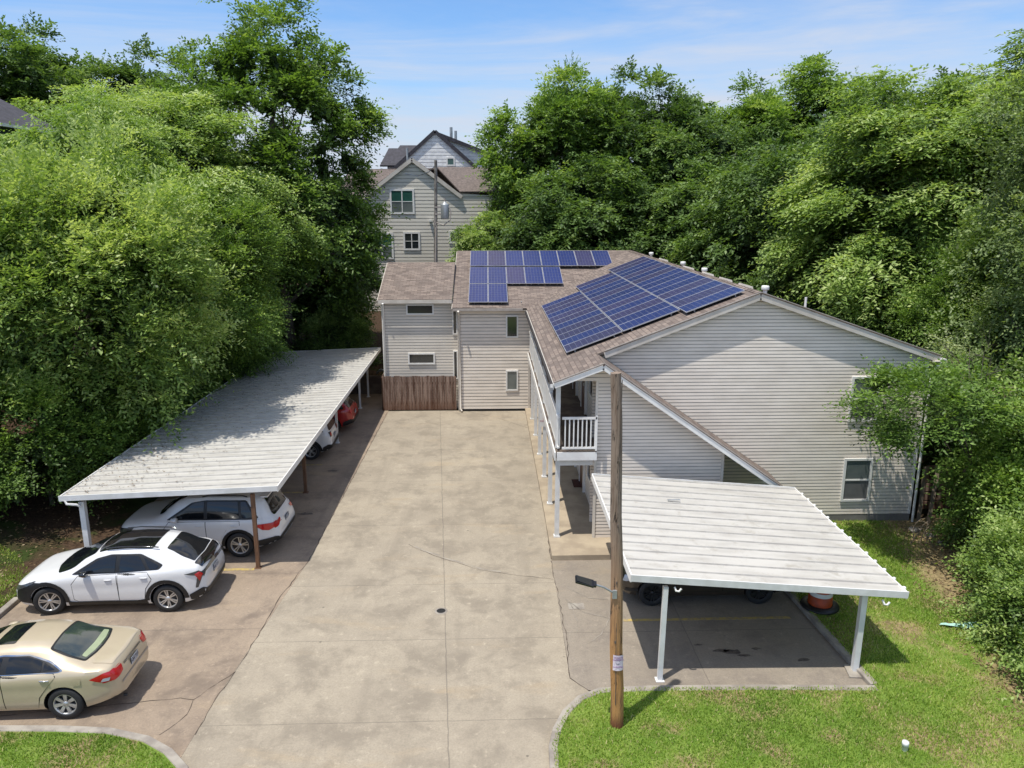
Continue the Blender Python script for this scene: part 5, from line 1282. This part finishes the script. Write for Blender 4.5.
style('near', 11, 'leaf_bright', (4.7,4.7,4.7), 1.5, .22, nl=150, nt=82, nleaf=13, L=.155, W=.07, twig=.9, droop=.1, flat=1.0, lobe=(.12,.27), fill=3200, fsize=.38, upb=.7)
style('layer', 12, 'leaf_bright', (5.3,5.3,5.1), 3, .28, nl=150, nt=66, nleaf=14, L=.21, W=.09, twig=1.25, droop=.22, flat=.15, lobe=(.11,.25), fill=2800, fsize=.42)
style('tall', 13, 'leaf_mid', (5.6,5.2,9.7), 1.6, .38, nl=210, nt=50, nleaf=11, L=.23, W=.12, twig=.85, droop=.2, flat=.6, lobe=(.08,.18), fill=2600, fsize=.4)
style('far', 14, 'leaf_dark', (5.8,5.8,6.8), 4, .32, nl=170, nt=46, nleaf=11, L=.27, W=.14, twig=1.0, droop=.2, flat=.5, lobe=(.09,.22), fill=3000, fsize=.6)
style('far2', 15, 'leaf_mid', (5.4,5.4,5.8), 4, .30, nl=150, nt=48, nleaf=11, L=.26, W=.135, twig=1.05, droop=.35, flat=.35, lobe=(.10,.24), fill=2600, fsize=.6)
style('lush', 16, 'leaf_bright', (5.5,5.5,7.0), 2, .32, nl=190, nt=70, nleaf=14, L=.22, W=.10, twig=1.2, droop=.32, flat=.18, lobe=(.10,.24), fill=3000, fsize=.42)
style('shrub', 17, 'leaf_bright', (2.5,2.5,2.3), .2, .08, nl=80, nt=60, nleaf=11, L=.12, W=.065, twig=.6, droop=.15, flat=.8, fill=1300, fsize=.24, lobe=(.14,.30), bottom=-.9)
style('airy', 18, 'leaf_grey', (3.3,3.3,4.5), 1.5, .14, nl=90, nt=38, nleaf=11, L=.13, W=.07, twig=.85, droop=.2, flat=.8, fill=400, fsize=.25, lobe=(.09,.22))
style('sprig', 19, 'leaf_mid', (1.9,1.4,1.0), .6, .04, nl=46, nt=30, nleaf=10, L=.105, W=.055, twig=.5, droop=.15, flat=.7, fill=40, fsize=.12, lobe=(.12,.28))

GL, GR, GB, GS = 'trees left of the long carport', 'trees right of the building', 'wooded trees behind the building', 'shrubs at the edge of the lawn'
# left side
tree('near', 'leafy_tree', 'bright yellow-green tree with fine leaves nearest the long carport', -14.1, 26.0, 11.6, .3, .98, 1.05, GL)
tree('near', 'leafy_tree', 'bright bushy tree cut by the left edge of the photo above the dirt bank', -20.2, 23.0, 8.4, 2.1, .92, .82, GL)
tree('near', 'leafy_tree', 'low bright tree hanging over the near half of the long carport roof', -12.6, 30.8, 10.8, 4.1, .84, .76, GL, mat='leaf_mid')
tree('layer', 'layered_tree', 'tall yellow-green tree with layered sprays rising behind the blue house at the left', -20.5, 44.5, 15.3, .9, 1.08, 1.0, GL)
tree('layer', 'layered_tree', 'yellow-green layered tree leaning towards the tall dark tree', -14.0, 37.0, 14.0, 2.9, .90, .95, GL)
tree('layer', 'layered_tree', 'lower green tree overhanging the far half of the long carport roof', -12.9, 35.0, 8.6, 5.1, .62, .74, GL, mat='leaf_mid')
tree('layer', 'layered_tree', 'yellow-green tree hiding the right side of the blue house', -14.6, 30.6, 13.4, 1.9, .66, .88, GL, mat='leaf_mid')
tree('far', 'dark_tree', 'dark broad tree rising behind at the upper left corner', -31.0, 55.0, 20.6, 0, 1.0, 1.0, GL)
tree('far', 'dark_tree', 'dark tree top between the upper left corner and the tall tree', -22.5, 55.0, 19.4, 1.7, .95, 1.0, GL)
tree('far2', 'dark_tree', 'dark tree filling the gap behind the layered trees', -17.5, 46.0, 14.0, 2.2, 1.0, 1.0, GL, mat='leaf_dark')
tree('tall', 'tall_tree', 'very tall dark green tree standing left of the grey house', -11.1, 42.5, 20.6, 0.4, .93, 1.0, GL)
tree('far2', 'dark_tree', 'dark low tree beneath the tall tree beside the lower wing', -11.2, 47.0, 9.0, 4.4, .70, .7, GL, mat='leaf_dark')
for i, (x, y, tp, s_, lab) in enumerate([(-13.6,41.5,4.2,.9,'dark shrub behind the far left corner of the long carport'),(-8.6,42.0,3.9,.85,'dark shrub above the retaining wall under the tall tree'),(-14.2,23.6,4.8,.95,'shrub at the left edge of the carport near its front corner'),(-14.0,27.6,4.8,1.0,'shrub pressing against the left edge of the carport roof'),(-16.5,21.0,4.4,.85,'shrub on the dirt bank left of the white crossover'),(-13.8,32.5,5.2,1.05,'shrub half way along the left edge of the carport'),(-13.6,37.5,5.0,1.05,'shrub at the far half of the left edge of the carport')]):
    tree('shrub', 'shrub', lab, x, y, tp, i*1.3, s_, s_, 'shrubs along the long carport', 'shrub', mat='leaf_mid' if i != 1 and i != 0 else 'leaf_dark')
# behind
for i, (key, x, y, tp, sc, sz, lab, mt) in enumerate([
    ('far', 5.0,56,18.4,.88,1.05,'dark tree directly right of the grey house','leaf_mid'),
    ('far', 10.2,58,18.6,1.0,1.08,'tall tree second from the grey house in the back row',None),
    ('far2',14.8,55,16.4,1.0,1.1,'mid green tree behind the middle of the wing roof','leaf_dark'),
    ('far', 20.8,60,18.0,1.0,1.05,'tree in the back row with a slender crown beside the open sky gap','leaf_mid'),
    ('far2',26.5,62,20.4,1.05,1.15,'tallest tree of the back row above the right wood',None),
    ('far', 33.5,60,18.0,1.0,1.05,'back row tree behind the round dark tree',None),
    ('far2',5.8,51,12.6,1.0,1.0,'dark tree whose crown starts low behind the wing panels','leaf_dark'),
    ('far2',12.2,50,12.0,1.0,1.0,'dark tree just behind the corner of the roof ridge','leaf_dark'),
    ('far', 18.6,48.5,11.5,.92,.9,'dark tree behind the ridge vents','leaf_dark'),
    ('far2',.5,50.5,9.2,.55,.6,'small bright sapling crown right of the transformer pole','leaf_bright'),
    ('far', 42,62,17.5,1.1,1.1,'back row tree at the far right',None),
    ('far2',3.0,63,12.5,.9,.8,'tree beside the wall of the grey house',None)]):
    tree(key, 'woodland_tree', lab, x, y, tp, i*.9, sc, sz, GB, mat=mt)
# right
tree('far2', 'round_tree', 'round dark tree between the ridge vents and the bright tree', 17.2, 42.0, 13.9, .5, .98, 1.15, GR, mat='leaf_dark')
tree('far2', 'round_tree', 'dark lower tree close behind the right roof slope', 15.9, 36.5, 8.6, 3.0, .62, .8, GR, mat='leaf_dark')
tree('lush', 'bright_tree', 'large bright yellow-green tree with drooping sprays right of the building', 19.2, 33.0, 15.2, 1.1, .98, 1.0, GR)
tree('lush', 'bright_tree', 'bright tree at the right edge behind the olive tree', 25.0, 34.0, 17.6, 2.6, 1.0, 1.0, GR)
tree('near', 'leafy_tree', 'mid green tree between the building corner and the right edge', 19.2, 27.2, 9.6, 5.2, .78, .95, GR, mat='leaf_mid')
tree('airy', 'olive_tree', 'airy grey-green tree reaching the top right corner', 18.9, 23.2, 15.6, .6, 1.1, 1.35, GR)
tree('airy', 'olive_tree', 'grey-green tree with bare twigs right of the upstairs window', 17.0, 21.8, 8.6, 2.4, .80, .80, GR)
tree('sprig', 'small_tree', 'small green branchy tree reaching across the upstairs window', 14.0, 20.7, 5.35, .2, 1.15, 1.0, GR, gz=.08, off=(-2.0,-.5))
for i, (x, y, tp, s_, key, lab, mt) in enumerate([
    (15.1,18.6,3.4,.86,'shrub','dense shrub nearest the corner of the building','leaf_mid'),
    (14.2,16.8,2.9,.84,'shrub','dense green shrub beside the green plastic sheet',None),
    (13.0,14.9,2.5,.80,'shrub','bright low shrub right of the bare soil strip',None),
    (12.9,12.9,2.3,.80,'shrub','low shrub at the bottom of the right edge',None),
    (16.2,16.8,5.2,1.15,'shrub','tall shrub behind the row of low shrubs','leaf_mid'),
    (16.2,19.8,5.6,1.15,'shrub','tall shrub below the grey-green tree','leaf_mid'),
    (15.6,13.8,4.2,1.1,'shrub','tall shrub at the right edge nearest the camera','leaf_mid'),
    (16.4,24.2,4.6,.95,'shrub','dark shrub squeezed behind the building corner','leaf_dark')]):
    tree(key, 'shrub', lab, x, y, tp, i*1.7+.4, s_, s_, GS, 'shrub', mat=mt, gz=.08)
# far wood that closes the horizon
V, t, C, lr = crown(31, 130, 16, 7, 260, 40, 8, 1.5, .9, twig=2.0, droop=.2, flat=.5, lobe=(.05,.1), fill=9000, fsize=2.2, bottom=-.2)
V = V*np.array([1,1,1])
o = bpy.data.objects.new('distant_wood', leaf_mesh('distant_wood', V, t, 'leaf_dark')); COL.objects.link(o); o.location = (20,118,6)
tag(o, 'distant dark wood closing the view behind the houses', 'wood', kind='stuff')

# ------------------------------------------------------------------ grass blades
def inpoly(x, y, P):
    c = np.zeros(len(x), bool); n = len(P)
    for i in range(n):
        x1, y1 = P[i]; x2, y2 = P[(i+1) % n]
        cond = ((y1 > y) != (y2 > y)) & (x < (x2-x1)*(y-y1)/((y2-y1) or 1e-9)+x1); c ^= cond
    return c
g = np.random.default_rng(5)
def blades(name, n, box, P, z, label, bare=None, hb=(.02,.06), zfun=None):
    x = g.uniform(box[0], box[1], n); y = g.uniform(box[2], box[3], n)
    k = inpoly(x, y, P)
    nz = np.sin(x*2.1+np.sin(y*1.7))*.5+np.sin(y*2.9+np.sin(x*3.1)*1.3)*.5+np.sin(x*7.3+y*5.1)*.35
    pt = np.sin(x*.9+1.3*np.sin(y*.7+1))+np.sin(y*1.4+1.1*np.sin(x*1.1))*.8+.5*np.sin(x*3.3+y*2.1)
    k &= (g.uniform(-1.2, 1.0, n) < .75-nz*.25-np.clip(pt-.7,0,1)*1.1)
    if bare: k &= (x < bare[0]+bare[1]*y+.7*np.sin(y*1.3)*.5+g.normal(size=n)*.35)
    kk = k.copy(); x, y, nz = x[k], y[k], nz[k]; n = len(x)
    a = g.uniform(0, 2*np.pi, n); h = g.uniform(*hb, n); w = g.uniform(.006, .014, n); ln = g.uniform(.2, 1.0, n)*h
    dx, dy = np.cos(a), np.sin(a); b_ = g.uniform(0, 2*np.pi, n)
    zz = np.full(n, z) if zfun is None else np.array([zfun(p, q) for p, q in zip(x, y)])
    V = np.empty((n, 4, 3))
    V[:, 0] = np.stack([x-dx*w, y-dy*w, zz-.003], 1); V[:, 1] = np.stack([x+dx*w, y+dy*w, zz-.003], 1)
    V[:, 2] = np.stack([x+np.cos(b_)*ln+dx*w*.3, y+np.sin(b_)*ln+dy*w*.3, zz+h], 1); V[:, 3] = np.stack([x+np.cos(b_)*ln-dx*w*.3, y+np.sin(b_)*ln-dy*w*.3, zz+h], 1)
    pt = pt[kk]; t = np.clip(.46+.12*nz+.16*np.clip(pt,-1,1.2)+g.normal(size=n)*.17, 0, 1); t = np.where(g.uniform(size=n) < .06, 1.0, t)
    o = bpy.data.objects.new(name, leaf_mesh(name, V.reshape(-1, 3), np.repeat(t, 4), 'grassb')); COL.objects.link(o)
    tag(o, label, 'grass', kind='stuff')
blades('grass', 330000, (1.1,14,9.5,22), lawnR, .085, 'bright green mown grass around the utility pole and short carport', bare=(8.1,.19))
blades('grass', 60000, (-14,-5.2,9.5,12.85), [(-14,9.5),(-5.3,9.5),(-5.3,11),(-5.55,11.65),(-6,12.05),(-6.5,12.4),(-7.3,12.65),(-9.4,12.78),(-14,12.8)], .085, 'mown grass behind the curved kerb at the lower left')
blades('grass', 45000, (-17,-12.1,15.9,21.5), [(-17,16.15),(-12.1,16.15),(-12.1,19.0),(-13.4,20.3),(-17,21.5)], .1, 'grass on the bank left of the white crossover', zfun=terr)
# fallen leaves and twigs on the dirt bank
n = 5000; x = g.uniform(-20,-12.2,n); y = g.uniform(18,40,n); zz = np.array([terr(p,q) for p,q in zip(x,y)])+.02
P = np.stack([x,y,zz],1); a = unit(g.normal(size=(n,3))*np.array([1,1,.3])); b_ = unit(np.cross(a, g.normal(size=(n,3))*.3+np.array([0,0,1]))); s_ = .05
V = np.stack([P-a*s_, P+b_*s_*.5, P+a*s_, P-b_*s_*.5], 1).reshape(-1,3)
MT['litter'] = mat_leaf('leaf_litter', [(0,(.10,.06,.03)),(.5,(.20,.13,.07)),(1,(.34,.26,.15))], .1)
o = bpy.data.objects.new('leaf_litter', leaf_mesh('leaf_litter', V, np.repeat(g.uniform(size=n),4), 'litter')); COL.objects.link(o)
tag(o, 'brown fallen leaves scattered on the dirt bank behind the carport', 'leaf litter', kind='stuff')
# leaves and twigs that have fallen on the long carport roof and along the pavement edges
n = 2600; x = -11.5+np.abs(g.normal(size=n))*1.6; y = g.uniform(19.6,39.6,n); k = x < -6.2; x, y = x[k], y[k]
z = 2.18+(2.40-2.18)*(x+11.5)/(11.5-5.69)+.045
P = np.stack([x,y,z],1); n = len(P)
a = unit(g.normal(size=(n,3))*np.array([1,1,.15])); b_ = unit(np.cross(a, g.normal(size=(n,3))*.15+np.array([0,0,1]))); s_ = g.uniform(.015,.04,size=(n,1))
V = np.stack([P-a*s_, P+b_*s_*.5, P+a*s_, P-b_*s_*.5], 1).reshape(-1,3)
o = bpy.data.objects.new('leaf_litter', leaf_mesh('leaf_litter', V, np.repeat(g.uniform(size=n)*.6,4), 'litter')); COL.objects.link(o)
tag(o, 'small dry leaves fallen on the long carport roof', 'leaf litter', kind='stuff')
# litter in the bare strip under the shrubs at the right
n = 3500; y = g.uniform(12,21.8,n); x = 8.2+.19*y+g.uniform(-.5,2.9,n); P = np.stack([x,y,np.full(n,.10)],1)
a = unit(g.normal(size=(n,3))*np.array([1,1,.25])); b_ = unit(np.cross(a, g.normal(size=(n,3))*.3+np.array([0,0,1]))); s_ = .04
V = np.stack([P-a*s_, P+b_*s_*.5, P+a*s_, P-b_*s_*.5], 1).reshape(-1,3)
o = bpy.data.objects.new('leaf_litter', leaf_mesh('leaf_litter', V, np.repeat(g.uniform(size=n),4), 'litter')); COL.objects.link(o)
tag(o, 'dry leaves and chips on the bare soil strip along the shrubs', 'leaf litter', kind='stuff')
# bare twigs hanging in front of the right corner
for i, (x, y, z, n_, lab) in enumerate([(12.6,20.3,1.2,9,'bare drooping twigs in front of the lower right wall'),(14.6,20.2,4.2,12,'tangle of bare grey twigs right of the small tree')]):
    mb = MB(); r = random.Random(i)
    for k in range(n_):
        p = Vector((x+r.uniform(-.5,.5), y+r.uniform(-.3,.3), .1 if i == 0 else z)); d = Vector((r.uniform(-.4,.4), r.uniform(-.2,.2), 1)); pts = [p.copy()]
        for q in range(7): d += Vector((r.uniform(-.35,.35), r.uniform(-.2,.2), -.18)); p += d*.28; pts.append(p.copy())
        mb.tube(pts, [.014-.0016*q for q in range(8)], 5, cap=False)
    tag(mb.build('bare_branch', 'deadwood'), lab, 'branches', 'bare twigs by the building corner')

# ------------------------------------------------------------------ world, sun, camera
w = bpy.data.worlds.new('World'); scene.world = w; w.use_nodes = True; nt = w.node_tree
bg = nt.nodes['Background']
sky = N(nt, 'ShaderNodeTexSky', sky_type='NISHITA'); sky.sun_disc = False
sky.sun_elevation = R(72); sky.sun_rotation = R(230); sky.air_density = 1.15; sky.dust_density = .6; sky.ozone_density = 2.6; sky.altitude = 200
tc = N(nt, 'ShaderNodeTexCoord').outputs['Generated']
sp = N(nt, 'ShaderNodeSeparateXYZ'); nt.links.new(tc, sp.inputs[0])
mp = N(nt, 'ShaderNodeMapping'); mp.inputs['Scale'].default_value = (.9, 1.0, 7.5); mp.inputs['Rotation'].default_value = (0, R(16), 0); nt.links.new(tc, mp.inputs['Vector'])
cl = ramp(nt, noise(nt, mp.outputs[0], 1.5, 7, .6, .5), .38, .62)
cl2 = ramp(nt, noise(nt, mp.outputs[0], 7, 6, .6, .3), .3, .8, .45, 1)
hz = ramp(nt, sp.outputs[2], .24, -.02)
hi = mth(nt, 'MULTIPLY', ramp(nt, noise(nt, tc, 2.0, 6, .6, .4), .42, .62), ramp(nt, sp.outputs[2], .34, .55))   # unseen bright cloud overhead, added to lift the ambient light
fac = mth(nt, 'ADD', mth(nt, 'MULTIPLY', mth(nt, 'MULTIPLY', cl, cl2), .85), mth(nt, 'MULTIPLY', hz, .45))
fac = mth(nt, 'MINIMUM', mth(nt, 'MAXIMUM', fac, hi), 1.0)
skc = mix(nt, 1.0, sky.outputs[0], (.72,.93,1.18), 'MULTIPLY')
nt.links.new(mix(nt, fac, skc, mix(nt, hi, (4.4,4.8,5.6), (8.0,7.6,7.1))), bg.inputs[0]); bg.inputs[1].default_value = .15
sd = bpy.data.lights.new('sun', 'SUN'); sd.energy = 4.6; sd.angle = R(.53); sd.color = (1, .955, .87)
so = bpy.data.objects.new('sun', sd); COL.objects.link(so)
so.rotation_euler = Vector((.25,.205,-1)).to_track_quat('-Z', 'Y').to_euler()
cd = bpy.data.cameras.new('camera'); cam = bpy.data.objects.new('camera', cd); COL.objects.link(cam)
cd.sensor_width = 36; cd.lens = 760/1024*36; cd.clip_end = 3000
cam.location = (0,0,9.8); cam.rotation_euler = (R(90-13.3), 0, R(-1.8))
scene.camera = cam
scene.view_settings.view_transform = 'Standard'; scene.view_settings.look = 'None'; scene.view_settings.exposure = 0
scene.render.resolution_x = 1024; scene.render.resolution_y = 768
